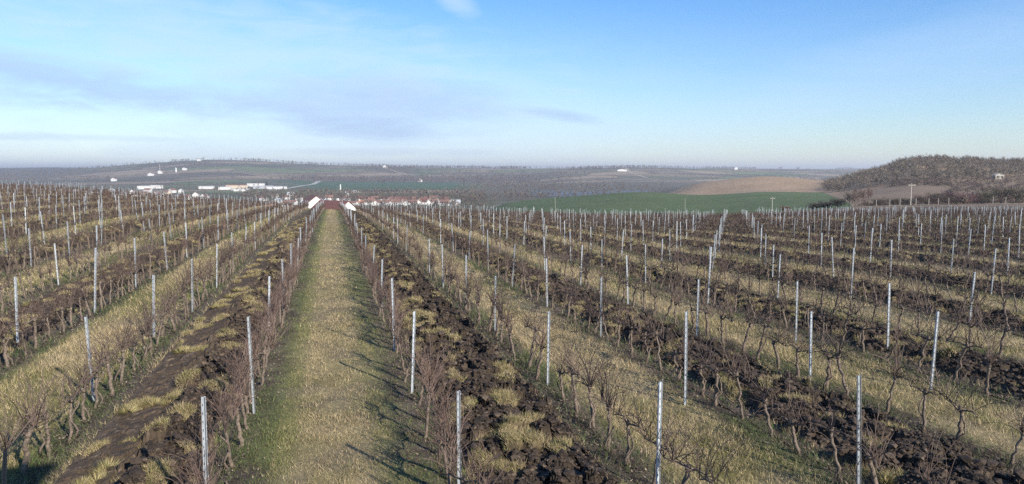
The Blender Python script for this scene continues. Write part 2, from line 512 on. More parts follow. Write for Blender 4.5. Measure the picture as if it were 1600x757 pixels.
def land_colour(X, Y, px, dep):
    ex = lambda q: q[..., None]
    # patchwork of fields
    f1, f2, ci, cj, _, _ = worley((X * .94 + Y * .34) / 300 + fbm(X / 300, Y / 300, 4, 2), (Y * .94 - X * .34) / 170, 6)
    h = _h(ci, cj, 3)
    pal = np.array([[.20, .16, .11], [.12, .10, .072], [.12, .145, .07], [.26, .20, .14], [.16, .135, .10], [.10, .10, .062]])
    c = pal[(h * 5.99).astype(int)]
    c = c * (1 - ex((1 - sstep(.02, .06, f2 - f1)) * .45))
    st = sstep(.52, .62, fbm(X / 240, Y / 45, 77, 3)) * sstep(1900, 2300, dep)
    c = c * (1 - ex(st) * .40)
    n = fbm(X / 160, Y / 160, 12, 4)
    wood = sstep(.46, .56, fbm(X / 700, Y / 420, 15, 4) + woodbias(px)) * sstep(2100, 2600, dep)
    wc = np.array([.10, .08, .066]) * (0.8 + .5 * ex(fbm(X / 60, Y / 60, 2, 3)))
    c = c * (1 - ex(wood)) + wc * ex(wood)
    # blue-black far ridge on the left
    fl = sstep(3300, 4200, dep) * (1 - sstep(120, 260, px))
    c = c * (1 - ex(fl)) + np.array([.05, .05, .045]) * ex(fl)
    # brown slope under the vineyards down to the village
    c = np.where(ex((dep < 700) & (px < 770)), np.array([.11, .088, .062]) * (.8 + .5 * ex(n)), c)
    c = np.where(ex((dep < 1500) & (dep >= 700) & (px < 770)), np.array([.09, .088, .05]) * (.75 + .5 * ex(n)), c)
    # valley floor, green field behind the village
    gf = sstep(1720, 1760, dep + (px - 600) * .3) * (1 - sstep(2550, 2620, dep)) * sstep(430, 520, px - (2100 - dep) * .02 + (dep - 1700) * .05) * (1 - sstep(700, 780, px))
    c = c * (1 - ex(gf)) + np.array([.05, .092, .045]) * ex(gf)
    df = sstep(1560, 1580, dep) * (1 - sstep(1690, 1710, dep)) * sstep(560, 575, px) * (1 - sstep(610, 640, px))
    c = c * (1 - ex(df)) + np.array([.05, .045, .04]) * ex(df)
    vw = sstep(1100, 1250, dep) * (1 - sstep(2300, 2500, dep)) * sstep(700, 800, px) * (1 - sstep(1050, 1100, px))
    c = c * (1 - ex(vw)) + np.array([.10, .088, .065]) * ex(vw)
    # winter wheat on the near hump
    ridge = 600 + 25 * np.sin(px / 70) + np.where(px > 1110, 30, 0)
    gl = 770 - (dep - 250) * .02
    gw = (dep < ridge) & (dep > np.where(px > 1120, 203, 150)) & (px > gl + (600 - dep) * .06)
    rb = 1330 - np.clip(dep - 350, 0, 400) * .18
    wheat = np.array([.082, .115, .048]) * (.85 + .3 * ex(fbm(X / 40, Y / 18, 31, 3)))
    c = np.where(ex(gw & (px < rb)), wheat, c)
    c = np.where(ex((px > 1100) & (dep > 139) & (dep <= 203)), np.array([.13, .10, .072]) * (.8 + .4 * ex(fbm(X / 6, Y / 6, 5, 3))), c)
    u_ = (X * .8 + Y * .6) / 9 + fbm(X / 60, Y / 60, 66, 2) * 2
    tram = ((u_ - np.floor(u_)) < .16) & gw & (px < rb)
    c = np.where(ex(tram), c * .6 + np.array([.13, .11, .07]) * .4, c)
    pale = gw & (dep > ridge - 14) & (px < 1075)
    c = np.where(ex(pale), np.array([.20, .165, .11]), c)
    # stubble hill
    bh = (px > 1010) & (dep >= ridge) & (dep < 1150)
    hill = np.array([.30, .215, .14]) * (.85 + .3 * ex(fbm(X / 60, Y / 25, 41, 3)))
    c = np.where(ex(bh), hill, c)
    c = np.where(ex((px >= rb) & (dep > 190) & (dep < 620)), np.array([.22, .16, .11]) * (.8 + .4 * ex(n)), c)
    return c


lc = land_colour(XX, YY, PX, DEP)
nr, na = XX.shape
idx = np.arange(nr * na).reshape(nr, na)
i2 = np.roll(idx, -1, 1)
F = np.stack([idx[:-1], i2[:-1], i2[1:], idx[1:]], -1).reshape(-1, 4)
o = mesh_np('terrain', np.stack([XX, YY, ZZ], -1).reshape(-1, 3), F[:, ::-1], M_far, lc.reshape(-1, 3), True)
tag(o, kind='structure')

# ------------------------------------------------------------------ tilled strips: clods of turned earth and turf
LUMP = {0: 1.0, -2: .55, 2: .85, -4: .6}


def soil_field(X, Y, k):
    """height above the ground and colour of the turned earth"""
    kk, t, dr = cell_of(X)
    wob = (fbm(Y / 1.3 + k * 7, X * 0 + k, 61, 3) - .5) * .5
    m = sstep(.30, .62, dr + (fbm(X / .25, Y / .25, 62, 2) - .5) * .35 + wob * .4)
    wx = X + (fbm(X / .3, Y / .3, 71, 2) - .5) * .22; wy = Y + (fbm(X / .3, Y / .3, 72, 2) - .5) * .22
    f1, f2, ci, cj, ox, oy = worley(wx / .30, wy / .42, 73 + k)
    r1 = _h(ci, cj, 5); r2 = _h(ci, cj, 6); r3 = _h(ci, cj, 7)
    clod = .05 + .20 * r1 + ox * (r2 - .5) * .30 + oy * (r3 - .5) * .34
    clod = clod * sstep(0, .16, f2 - f1) * .75 + clod * .25
    g1, g2, di, dj, px_, py_ = worley(wx / .11, wy / .13, 99 + k)
    small = (_h(di, dj, 8) * .05) * sstep(0, .2, g2 - g1)
    fine = (fbm(X / .05, Y / .05, 81, 2) - .5) * .03
    lump = LUMP.get(k, .8)
    if k == -2:                                   # left strip: smooth bare earth on one side, turned turf on the other
        lump = .25 + .75 * sstep(.42, .62, t + (fbm(X, Y / 2, 3) - .5) * .25)
    ridge = .10 * sstep(.2, .5, .5 - np.abs(t - .5))
    h = m * ((clod + small) * lump + ridge + .01) + fine * m - .03
    turf = (_h(ci, cj, 9) < (.11 if k != -2 else .12)) & (r1 > .22)
    side = sstep(.55, .2, t) if k == 0 else .5
    turf = turf | ((_h(ci, cj, 11) < (.50 * side if k == 0 else .08)) & (fbm(X / .9, Y / 1.1, 17, 2) > .5))
    soil = np.array([.044, .032, .022]) * (.75 + .6 * fbm(X / .2, Y / .2, 55, 3))[..., None]
    dry = sstep(.60, .72, fbm(X / .07, Y / .07, 57, 2) * .7 + fbm(X / .5, Y / .5, 58, 2) * .3)[..., None]
    soil = soil * (1 - dry) + np.array([.105, .080, .058]) * dry
    soil = soil * (1.05 if k != -2 else 1.5)
    n = fbm(X / .4, Y / .4, 91, 2)[..., None]
    tc_ = np.array([.235, .18, .10]) * n + np.array([.15, .13, .06]) * (1 - n)
    tm = (turf * sstep(.05, .22, f2 - f1) * sstep(.35, .55, fbm(X / .09, Y / .09, 14, 2) + .12))[..., None]
    c = soil * (1 - tm) + tc_ * tm
    em = m[..., None]
    c = c * em + grass_like(X, Y) * (1 - em)
    return h, c, turf & (m > .6)


def grass_like(X, Y): return np.broadcast_to(EARTH * .8 + DEBRIS * .3, X.shape + (3,))


tuft_pts = []; clod_pts = []
for k in range(K0 + (K0 % 2), K1, 2):
    xl, xr = rowx(k), rowx(k + 1)
    xm = (xl + xr) / 2
    # first visible Y in this strip
    ys = np.linspace(5, 150, 600)
    pxs, pys, dds = project(xm, ys, np.full_like(ys, 0.0))
    vis = (pxs > -60) & (pxs < 1660) & (pys < 800)
    if not vis.any(): continue
    y0 = max(6.5, ys[vis][0] - 1.5)
    yl = [y0]
    far0 = abs(xm) > 30
    dd0 = polar(np.array([xm]), np.array([y0]))[1][0]
    while yl[-1] < 150:
        dpt = math.hypot(xm, yl[-1])
        if dpt > VEND + 4: break
        yl.append(yl[-1] + max(.028, .0030 * dpt))
    if len(yl) < 20: continue
    dmin = max(8., math.hypot(xm, y0))
    xs = np.linspace(xl + .12, xr - .12, int(2.45 / max(.028, .0026 * dmin)))
    Xg, Yg = np.meshgrid(xs, np.array(yl))
    if xm > 58: continue                                    # far right block is grassed over
    h, cc, tf = soil_field(Xg, Yg, k)
    Zg = hgt(Xg, Yg) + h
    ny_, nx_ = Xg.shape
    idx = np.arange(nx_ * ny_).reshape(ny_, nx_)
    F = np.stack([idx[:-1, :-1], idx[:-1, 1:], idx[1:, 1:], idx[1:, :-1]], -1).reshape(-1, 4)
    o = mesh_np('tilled_ground', np.stack([Xg, Yg, Zg], -1).reshape(-1, 3), F, M_soil, cc.reshape(-1, 3), False)
    tag(o, kind='structure')
    sel = np.argwhere((~tf) & (h > .02) & (np.hypot(Xg, Yg) < 38) & ((k != -2) | (Xg > xm + .15 + .3 * (fbm(Xg, Yg / 2, 3) - .5))))
    if len(sel):
        sel = sel[rng.choice(len(sel), min(len(sel), {0: 13000, -2: 8000, 2: 9000}.get(k, 4000)), replace=False)]
        clod_pts.append(np.stack([Xg[sel[:, 0], sel[:, 1]], Yg[sel[:, 0], sel[:, 1]], Zg[sel[:, 0], sel[:, 1]]], -1))
    sel = np.argwhere(tf & (np.hypot(Xg, Yg) < 75))
    if len(sel):
        n_t = min(len(sel), int(5200 if k in (0, -2) else 3000))
        sel = sel[rng.choice(len(sel), n_t, replace=False)]
        tuft_pts.append(np.stack([Xg[sel[:, 0], sel[:, 1]], Yg[sel[:, 0], sel[:, 1]], Zg[sel[:, 0], sel[:, 1]]], -1))

# loose clods lying on the turned strips
CP = np.concatenate(clod_pts)
sz = rng.uniform(.012, .05, len(CP)) * np.where(rng.uniform(0, 1, len(CP)) < .08, 1.9, 1.0)
oct_v = np.array([(1, 0, 0), (0, 1, 0), (-1, 0, 0), (0, -1, 0), (.6, .6, .75), (-.6, .6, .8), (-.6, -.6, .7), (.6, -.6, .8), (0, 0, 1.05), (0, 0, -.6)], float)
oct_f = np.array([(0, 1, 4), (1, 5, 4), (1, 2, 5), (2, 6, 5), (2, 3, 6), (3, 7, 6), (3, 0, 7), (0, 4, 7), (4, 5, 8), (5, 6, 8), (6, 7, 8), (7, 4, 8), (1, 0, 9), (2, 1, 9), (3, 2, 9), (0, 3, 9)])
V = oct_v[None] * rng.uniform(.55, 1.3, (len(CP), 10, 1)) * sz[:, None, None] * np.array([1, 1.1, .75])
th = rng.uniform(0, 2 * pi, len(CP))[:, None]
V = np.stack([V[..., 0] * np.cos(th) - V[..., 1] * np.sin(th), V[..., 0] * np.sin(th) + V[..., 1] * np.cos(th), V[..., 2]], -1) + CP[:, None]
F = (oct_f[None] + (np.arange(len(CP)) * 10)[:, None, None]).reshape(-1, 3)
cc = np.array([.046, .034, .026]) * rng.uniform(.7, 1.7, (len(CP), 1)); cc = np.where(rng.uniform(0, 1, (len(CP), 1)) < .1, [.12, .09, .065], cc)
o = mesh_np('soil_clods', V.reshape(-1, 3), F, M_soil, np.repeat(cc, 10, 0))
tag(o, 'loose dark crumbs and clods of earth on the tilled strips', 'soil', kind='stuff')

# ------------------------------------------------------------------ grass blades


def blades(P, ln, wd, lean, col, name, label, dirx=None):
    n = len(P)
    a = rng.uniform(0, 2 * pi, n); b = rng.uniform(0, 2 * pi, n)
    lx = np.cos(a) * lean; ly = np.sin(a) * lean
    up = np.stack([lx, ly, np.ones(n)], -1); up /= np.linalg.norm(up, axis=1)[:, None]
    side = np.stack([np.cos(b), np.sin(b), np.zeros(n)], -1) * (wd / 2)[:, None]
    p0 = P - side; p1 = P + side; p2 = P + up * ln[:, None]
    V = np.stack([p0, p1, p2], 1).reshape(-1, 3)
    F = np.arange(3 * n).reshape(-1, 3)
    o = mesh_np(name, V, F, M_blade, np.repeat(col, 3, 0))
    tag(o, label, 'grass', kind='stuff')
    return o


PP, LL, WW, LE, CC = [], [], [], [], []
for d0, d1, dens in ((6.5, 13, 1700), (13, 22, 720), (22, 38, 230), (38, 70, 60), (70, 142, 14)):
    area = .72 * 2 * (d1**2 - d0**2) * .62
    n = int(area * dens)
    aa = rng.uniform(-R(37), R(37), n); r = np.sqrt(rng.uniform(d0**2, d1**2, n))
    X = r * np.sin(aa + PSI); Y = r * np.cos(aa + PSI)
    k, t, dr = cell_of(X)
    keep = ~(is_tilled(k) & (dr > .42) & (X < 58))
    n1_ = fbm(X / .5, Y / .7, 23, 3)
    und = dr < np.where(k == -1, .55, .35)
    keep &= rng.uniform(0, 1, n) < np.where(und, .45, .55 + .8 * (n1_ - .3))
    keep &= polar(X, Y)[1] < VEND - 2
    X, Y, k, t, dr, n1_, und = X[keep], Y[keep], k[keep], t[keep], dr[keep], n1_[keep], und[keep]
    n = len(X)
    c = grass_colour(X, Y)
    v = rng.uniform(.55, 1.55, n)[:, None]
    straw = (rng.uniform(0, 1, n) < .5)[:, None] & ~und[:, None]
    c = np.where(straw, np.array([.36, .285, .17]), c * 1.15) * v
    if True:
        lane_side = (k == -1) & (np.abs(t - .5) > .2)
        c = np.where(lane_side[:, None] & (rng.uniform(0, 1, n) < .6)[:, None], np.array([.15, .155, .055]) * v, c)
        c = np.where(und[:, None] & (rng.uniform(0, 1, n) < .3)[:, None], np.array([.07, .12, .03]) * v, c)
    s = np.sqrt(np.maximum(r[keep], 9) / 10)
    ln = rng.uniform(.04, .15, n) * (.5 + 1.1 * n1_) * s**.5
    ln = np.where(k == -1, ln * .55, ln)
    wd = rng.uniform(.004, .0085, n) * s**1.6
    PP.append(np.stack([X, Y, hgt(X, Y) + (fbm(X / .5, Y / .5, 5, 3) - .5) * .07 - .005], -1)); LL.append(ln); WW.append(wd)
    LE.append(rng.uniform(.2, 1.7, n)); CC.append(c)
blades(np.concatenate(PP), np.concatenate(LL), np.concatenate(WW), np.concatenate(LE), np.concatenate(CC), 'grass', 'short straw and green winter grass between the vine rows')

# longer tussocks standing on the overturned turf
TP = np.concatenate(tuft_pts)
ntp = 16
d = np.hypot(TP[:, 0], TP[:, 1]); s = np.sqrt(np.maximum(d, 9) / 10)
pick = rng.uniform(0, 1, len(TP)) < np.clip(1.6 - d / 60, .3, 1)
TP = TP[pick]; s = s[pick]
P = np.repeat(TP, ntp, 0) + rng.normal(0, .035, (len(TP) * ntp, 3)) * np.array([1, 1, .1])
S = np.repeat(s, ntp); g = np.repeat(rng.uniform(0, 1, len(TP)), ntp)
c = np.where((g < .6)[:, None], np.array([.36, .285, .16]), np.array([.22, .20, .085])) * rng.uniform(.5, 1.4, len(P))[:, None]
blades(P, rng.uniform(.04, .13, len(P)), rng.uniform(.004, .008, len(P)) * S**1.6, rng.uniform(.3, 2.0, len(P)), c, 'grass', 'straw coloured tussocks torn up on the dark tilled strips')

# round straw tussocks on the bare earth of the left tilled strip, and scattered ones elsewhere
tx = []
for (px, py) in ((198, 640), (240, 630), (225, 727), (215, 690), (150, 750), (300, 610), (285, 655), (200, 690), (305, 580), (815, 700), (735, 640), (760, 680), (1385, 748), (1190, 620), (840, 735), (700, 560), (655, 545)):
    vy = (378.5 - py) / FPX
    dz = vy * cos(PITCH) - sin(PITCH); hz = cos(PITCH) + vy * sin(PITCH)
    s_ = -(CZ - .08) / dz
    r = (px - 800) / FPX * s_; dd = hz * s_
    tx.append((r * cos(PSI) + dd * sin(PSI), dd * cos(PSI) - r * sin(PSI)))
for _ in range(130):
    kk = random.choice([0, -2, 2, 4, -4]); y = random.uniform(8, 45)
    tx.append((rowx(kk) + random.uniform(.5, 2.2), y))
tx = np.array(tx)
nb = 420
P = np.repeat(tx, nb, 0); rad = np.repeat(rng.uniform(.07, .15, len(tx)), nb)
ao = rng.uniform(0, 2 * pi, len(P)); ro = np.sqrt(rng.uniform(0, 1, len(P)))
ox = np.cos(ao) * ro * rad; oy = np.sin(ao) * ro * rad
base = np.stack([P[:, 0] + ox, P[:, 1] + oy, hgt(P[:, 0], P[:, 1]) + .04 + .05 * (1 - ro)], -1)
tip = base + np.stack([ox * 1.3, oy * 1.3, rad * (1.1 - .6 * ro)], -1) * rng.uniform(.6, 1.3, len(P))[:, None]
sd = np.stack([-np.sin(ao + 1), np.cos(ao + 1), ao * 0], -1) * .0045
V = np.stack([base - sd, base + sd, tip], 1).reshape(-1, 3)
cc = np.where((rng.uniform(0, 1, len(P)) < .7)[:, None], np.array([.38, .31, .16]), np.array([.20, .21, .07])) * rng.uniform(.55, 1.35, len(P))[:, None]
o = mesh_np('grass', V, np.arange(len(V)).reshape(-1, 3), M_blade, np.repeat(cc, 3, 0))
tag(o, 'round straw tussocks scattered on the dark turned earth', 'grass', kind='stuff')

# fallen leaves, twigs and crumbs under the rows
n = 130000
kk = rng.integers(-8, 14, n); X = np.array([rowx(int(q)) for q in range(-8, 14)])[kk + 8] + rng.normal(0, .26, n)
Y = 6 + 50 * rng.uniform(0, 1, n)**1.4
P = np.stack([X, Y, hgt(X, Y) + .015], -1)
a = rng.uniform(0, 2 * pi, n); L1_ = rng.uniform(.02, .07, n)
dv = np.stack([np.cos(a) * L1_, np.sin(a) * L1_, rng.uniform(0, .03, n)], -1)
sv = np.stack([-np.sin(a), np.cos(a), rng.uniform(-.5, .5, n)], -1) * rng.uniform(.004, .018, n)[:, None]
V = np.stack([P - sv, P + sv, P + dv], 1).reshape(-1, 3)
cc = np.where((rng.uniform(0, 1, n) < .5)[:, None], np.array([.20, .155, .11]), np.array([.09, .07, .055])) * rng.uniform(.6, 1.5, n)[:, None]
o = mesh_np('fallen_leaves', V, np.arange(3 * n).reshape(-1, 3), M_blade, np.repeat(cc, 3, 0))
tag(o, 'dry fallen leaves and cut twigs lying under the vine rows', 'leaves', kind='stuff')

# ------------------------------------------------------------------ posts
ORD = ['zeroth', 'first', 'second', 'third', 'fourth', 'fifth', 'sixth', 'seventh', 'eighth', 'ninth', 'tenth', 'eleventh', 'twelfth', 'thirteenth', 'fourteenth', 'fifteenth',
       'sixteenth', 'seventeenth', 'eighteenth', 'nineteenth', 'twentieth', 'twenty-first', 'twenty-second', 'twenty-third', 'twenty-fourth', 'twenty-fifth', 'twenty-sixth', 'twenty-seventh',
       'twenty-eighth', 'twenty-ninth', 'thirtieth', 'thirty-first', 'thirty-second', 'thirty-third', 'thirty-fourth', 'thirty-fifth', 'thirty-sixth', 'thirty-seventh', 'thirty-eighth', 'thirty-ninth', 'fortieth', 'forty-first', 'forty-second', 'forty-third']


def rowname(k): return (ORD[k + 1] + ' row right of the lane') if k >= 0 else (ORD[-k] + ' row left of the lane')


def post_mesh(h):
    """rolled channel: wide front flange, open groove, narrow lip; punched slots and wire hooks"""
    m = MB(); t = .003; d = .016
    m.box(-.026, .000, -d, -d + t, -.1, h)
    m.box(.0001, .0031, -d + .0005, d, -.1, h)
    m.box(.0032, .0178, d - t, d - .0002, -.1, h)
    m.box(.0179, .0209, -d + .0005, d, -.1, h)
    m.box(-.0261, -.0231, -d + t + .0002, d, -.1, h)
    z = .35
    while z < h - .03:
        m.box(-.033, -.0262, -.006, .001, z, z + .016); m.box(.021, .027, -.006, .001, z + .05, z + .066)
        z += .15
    n = len(m.f); z = .25
    while z < h - .03:
        m.box(-.017, -.009, -d - .0012, -d - .0002, z, z + .03); z += .10
    me = m.mesh('vineyard_post', M_steel); me.materials.append(M_hole)
    mi = np.zeros(len(me.polygons), np.int32); mi[n:] = 1
    me.polygons.foreach_set('material_index', mi)
    return me


POSTS = [(h, post_mesh(h)) for h in (1.50, 1.58, 1.66, 1.75, 1.9)]

plist = []
known = {(-1, 0): (318, 620), (0, 0): (717, 611), (1, 0): (1033, 597), (2, 0): (1344, 587), (-2, 1): (135, 495), (-1, 1): (388, 495), (0, 1): (648, 487), (1, 1): (858, 487),
         (2, 1): (1074, 487), (3, 1): (1268, 487), (4, 1): (1466, 487), (-3, 2): (24, 433), (-2, 2): (237, 430), (-1, 2): (421, 432), (0, 2): (612.7, 435), (1, 2): (774.7, 431.5),
         (2, 2): (940, 434), (3, 2): (1091.5, 437), (4, 2): (1246, 440), (5, 2): (1391, 443)}
for k in range(K0, K1):
    for j in range(-1, 30):
        if (k, j) != (0, 0) and random.random() < .03 and j > 2: continue
        x = rowx(k) + random.gauss(0, .03); y = posty(k, j) + random.gauss(0, .12)
        z = ghz(x, y)
        if polar(np.array([x]), np.array([y]))[1][0] > VEND - 4: continue
        vi = random.choices(range(5), (3, 5, 4, 2, 1))[0]
        lx, ly = random.gauss(0, .03), random.gauss(0, .034)
        kn = known.get((k, j))
        if kn: vi = 1 if vi == 4 else vi
        h = POSTS[vi][0]
        if kn:                                    # stand it where the photograph has it
            for _ in range(12):
                qx, qy, qd = project(x + h * ly, y - h * lx, z + h)
                x += (kn[0] - qx) * qd / FPX * .6
                y += (qy - kn[1]) * .5 * qd / 200.
                z = ghz(x, y)
        px, py, dd = project(x, y, z + h)
        bx, by, _ = project(x, y, z)
        if not (-8 < px < 1608 and py < 752 and dd > 4): continue
        plist.append(dict(k=k, j=j, x=x, y=y, z=z, vi=vi, lx=lx, ly=ly, px=px, py=py, d=dd, rz=random.gauss(0, .12)))
# far headland: slanting end posts along the right block's top edge
for i in range(22):
    px = 1190 + i * 20.5
    x, y = at(px + random.uniform(-3, 3), VEND - 1.5)
    plist.append(dict(k=99, j=i, x=x, y=y, z=ghz(x, y), vi=4, lx=.0, ly=random.choice([.22, .22, -.2, .05]), px=px, py=0, d=VEND, rz=0))
plist.sort(key=lambda p: p['d'])
POSTROWS = {}
for p in plist:
    POSTROWS.setdefault(p['k'], []).append(p)
for k, l in POSTROWS.items():
    l.sort(key=lambda p: p['y'])
    for i, p in enumerate(l): p['n'] = i + 1
ind = [p for p in plist if p['k'] != 99][:300]
for p in ind:
    h, m0 = POSTS[p['vi']]
    r = link_obj('vineyard_post', m0); r.location = (p['x'], p['y'], p['z'])
    r.rotation_euler = (p['lx'], p['ly'], p['rz'])
    look = 'tall grey steel post' if p['vi'] == 4 else ('galvanised steel post' if p['vi'] > 1 else 'short steel post' if p['vi'] == 0 else 'grey steel post')
    look = 'slim steel post' if p['k'] > 20 else 'galvanised steel post'
    tag(r, '%s, %s from the front in the %s' % (look, ORD[p['n']], rowname(p['k'])), 'post', 'steel posts along the vine rows')
VV, FF, off = [], [], 0
base_post = {}
for vi, (h, m0) in enumerate(POSTS):
    v = np.array([(-.020, -.016, -.1), (.016, -.016, -.1), (.016, .016, -.1), (-.020, .016, -.1)])
    base_post[vi] = np.concatenate([v, v * [1, 1, 0] + [0, 0, h]])
BF = np.array([(0, 1, 5, 4), (1, 2, 6, 5), (2, 3, 7, 6), (3, 0, 4, 7), (4, 5, 6, 7)])
for p in plist:
    if any(p is q for q in ()) : continue
ids = set(id(p) for p in ind)
for p in plist:
    if id(p) in ids: continue
    v = base_post[p['vi']].copy()
    v[:, 0] += v[:, 2] * p['ly']; v[:, 1] -= v[:, 2] * p['lx']
    VV.append(v + [p['x'], p['y'], p['z']]); FF.append(BF + off); off += 8
o = mesh_np('distant_vineyard_posts', np.concatenate(VV), np.concatenate(FF), M_steel)
tag(o, 'hundreds of thin grey posts in the farther vine rows', 'posts', kind='stuff')

# ------------------------------------------------------------------ grapevines


def tri_tube(pts, rad, n=3):
    m = MB(); m.tube(pts, rad, n); return m


def vine_meshes(seed, style):
    q = random.Random(seed)
    tr = MB(); cr = MB()
    H = q.uniform(.50, .74) if style != 'low' else q.uniform(.42, .6)
    pts = []; x = y = 0; lx = q.gauss(0, .05); ly = q.gauss(0, .12)
    ns = 8
    for i in range(ns + 1):
        t = i / ns
        pts.append((x + lx * t + q.gauss(0, .009), y + ly * t + q.gauss(0, .014), -.06 + (H + .06) * t))
    r0 = q.uniform(.026, .036)
    tr.tube(pts, [r0 * (1.45 if i == 0 else 1.0 - .25 * i / ns) * q.uniform(.88, 1.15) for i in range(ns + 1)], 7)
    if q.random() < .35:           # second stem
        p2 = [(p[0] + .03 + .05 * sin(i), p[1] + .05 + .09 * i / ns, p[2] * .95) for i, p in enumerate(pts)]
        tr.tube(p2, [.018 * (1 - .3 * i / ns) for i in range(ns + 1)], 6)
    head = np.array(pts[-1])
    tr.tube([head - [0, 0, .03], head + [0, 0, .02], head + [q.gauss(0, .02), q.gauss(0, .02), .07]], [r0 * .9, r0 * 1.25, r0 * .6], 7)
    arms = []
    for s in (-1, 1):
        if style == 'bushy' or q.random() < .7:
            a = [head + np.array([q.gauss(0, .015), s * .13 * i, .05 * i - .015 * i * i + q.gauss(0, .015)]) for i in range(4)]
            tr.tube(a, [.016, .014, .011, .008], 5); arms.append(a)
    starts = [head] + [p for a in arms for p in a[1:]]
    nc = {'bushy': 38, 'arched': 24, 'sparse': 18, 'low': 28}[style]
    for c in range(nc):
        s = np.array(q.choice(starts), float)
        ln = q.uniform(.3, .75) if style == 'bushy' else q.uniform(.3, .9)
        n = 7
        if style == 'bushy':
            d = np.array([q.gauss(0, .28), q.gauss(0, .38), 1.0]); bend = np.array([q.gauss(0, .10), q.gauss(0, .14), -q.uniform(0, .16)])
        else:
            up_ = q.random() < .5
            d = np.array([q.gauss(0, .2), q.gauss(0, .35), 1.]) if up_ else np.array([q.gauss(0, .45), q.gauss(0, .8), q.uniform(.5, 1.1)])
            bend = np.array([q.gauss(0, .08), q.gauss(0, .12), -q.uniform(0, .1)]) if up_ else np.array([q.gauss(0, .13), q.gauss(0, .2), -q.uniform(.08, .40)])
        d /= np.linalg.norm(d)
        p = s.copy(); pp = [p.copy()]
        for i in range(n):
            p = p + d * ln / n; d = d + bend * .8 + np.array([q.gauss(0, .07) for _ in range(3)]); d /= np.linalg.norm(d)
            if p[2] < .25: break
            pp.append(p.copy())
            if i in (2, 4) and q.random() < .5:      # side shoot
                e = d + np.array([q.gauss(0, .6), q.gauss(0, .6), q.gauss(.1, .4)]); e /= np.linalg.norm(e)
                cr.tube([p, p + e * .10, p + e * .2 + [0, 0, .015]], [.0028, .002, .0013], 3)
        if len(pp) > 2: cr.tube(pp, [.0054 * (1 - .55 * i / n) * (1.0 if style == 'bushy' else 1.3) for i in range(len(pp))], 3)
    return tr, cr


def far_vine(seed, thick=1.25, nc=24):
    q = np.random.default_rng(seed)
    H = q.uniform(.5, .75); V, F = [], []
    def quad(a, b, w0, w1, ang):
        s = np.array([cos(ang), sin(ang), 0]); i = len(V)
        V.extend([a - s * w0, a + s * w0, b + s * w1, b - s * w1]); F.append((i, i + 1, i + 2, i + 3))
    l = q.normal(0, .06, 2); m = np.array([l[0] * .4, l[1] * .4, H * .5]); t = np.array([l[0], l[1], H])
    for ang in (0.3, 1.8):
        quad(np.array([0, 0, -.05]), m, .032, .026, ang); quad(m, t, .026, .022, ang)
    ntr = len(F)
    for c in range(nc):
        a = t + [q.normal(0, .03), q.normal(0, .16), 0]
        d = np.array([q.normal(0, .14), q.normal(0, .25), q.uniform(.12, .38)])
        b = a + d; e = b + d * .4 + [q.normal(0, .1), q.normal(0, .15), q.uniform(-.15, .12)]
        an = q.uniform(0, pi)
        quad(a, b, .006 * thick, .005 * thick, an); quad(b, e, .005 * thick, .003 * thick, an)
    return np.array(V), np.array(F), ntr * 4


STY = {}
for st, cmat in (('bushy', M_cane_red), ('arched', M_cane_brown), ('sparse', M_cane_brown), ('low', M_cane_brown)):
    STY[st] = []
    for s in range(7):
        a, b = vine_meshes(hash((s, len(st))) % 100000 + s * 13 + len(st), st)
        STY[st].append((a.mesh('vine_trunk', M_trunk, True), b.mesh('vine_canes', cmat)))

vl = []
for k in range(K0, K1):
    for i in range(-6, 168):
        y = posty(k, 0) - 0.02 + (i + .5) * (DP / 6)
        if y < 5: continue
        x = rowx(k) + random.gauss(0, .05); yy = y + random.gauss(0, .07)
        if random.random() < .04: continue
        px, py, dd = project(x, yy, ghz(x, yy) + .8)
        if not (-20 < px < 1620 and py < 775 and dd > 4) or polar(np.array([x]), np.array([yy]))[1][0] > VEND - 6: continue
        vl.append(dict(k=k, i=i, x=x, y=yy, z=ghz(x, yy), d=dd, px=px, py=py))
vl.sort(key=lambda v: v['d'])
near = [v for v in vl if v['py'] < 757 and 0 < v['px'] < 1600][:300]
nid = set(id(v) for v in near)
spans = {}
for v in near:
    l = POSTROWS.get(v['k'], [])
    nb = sum(1 for p in l if p['y'] < v['y'])
    v['span'] = nb
    spans.setdefault((v['k'], nb), [])
for v in vl:                                   # count every vine of the span, near or far
    l = POSTROWS.get(v['k'], [])
    nb = sum(1 for p in l if p['y'] < v['y'])
    if (v['k'], nb) in spans and v['py'] < 757 and 0 < v['px'] < 1600: spans[(v['k'], nb)].append(v)
for l in spans.values(): l.sort(key=lambda v: v['y'])
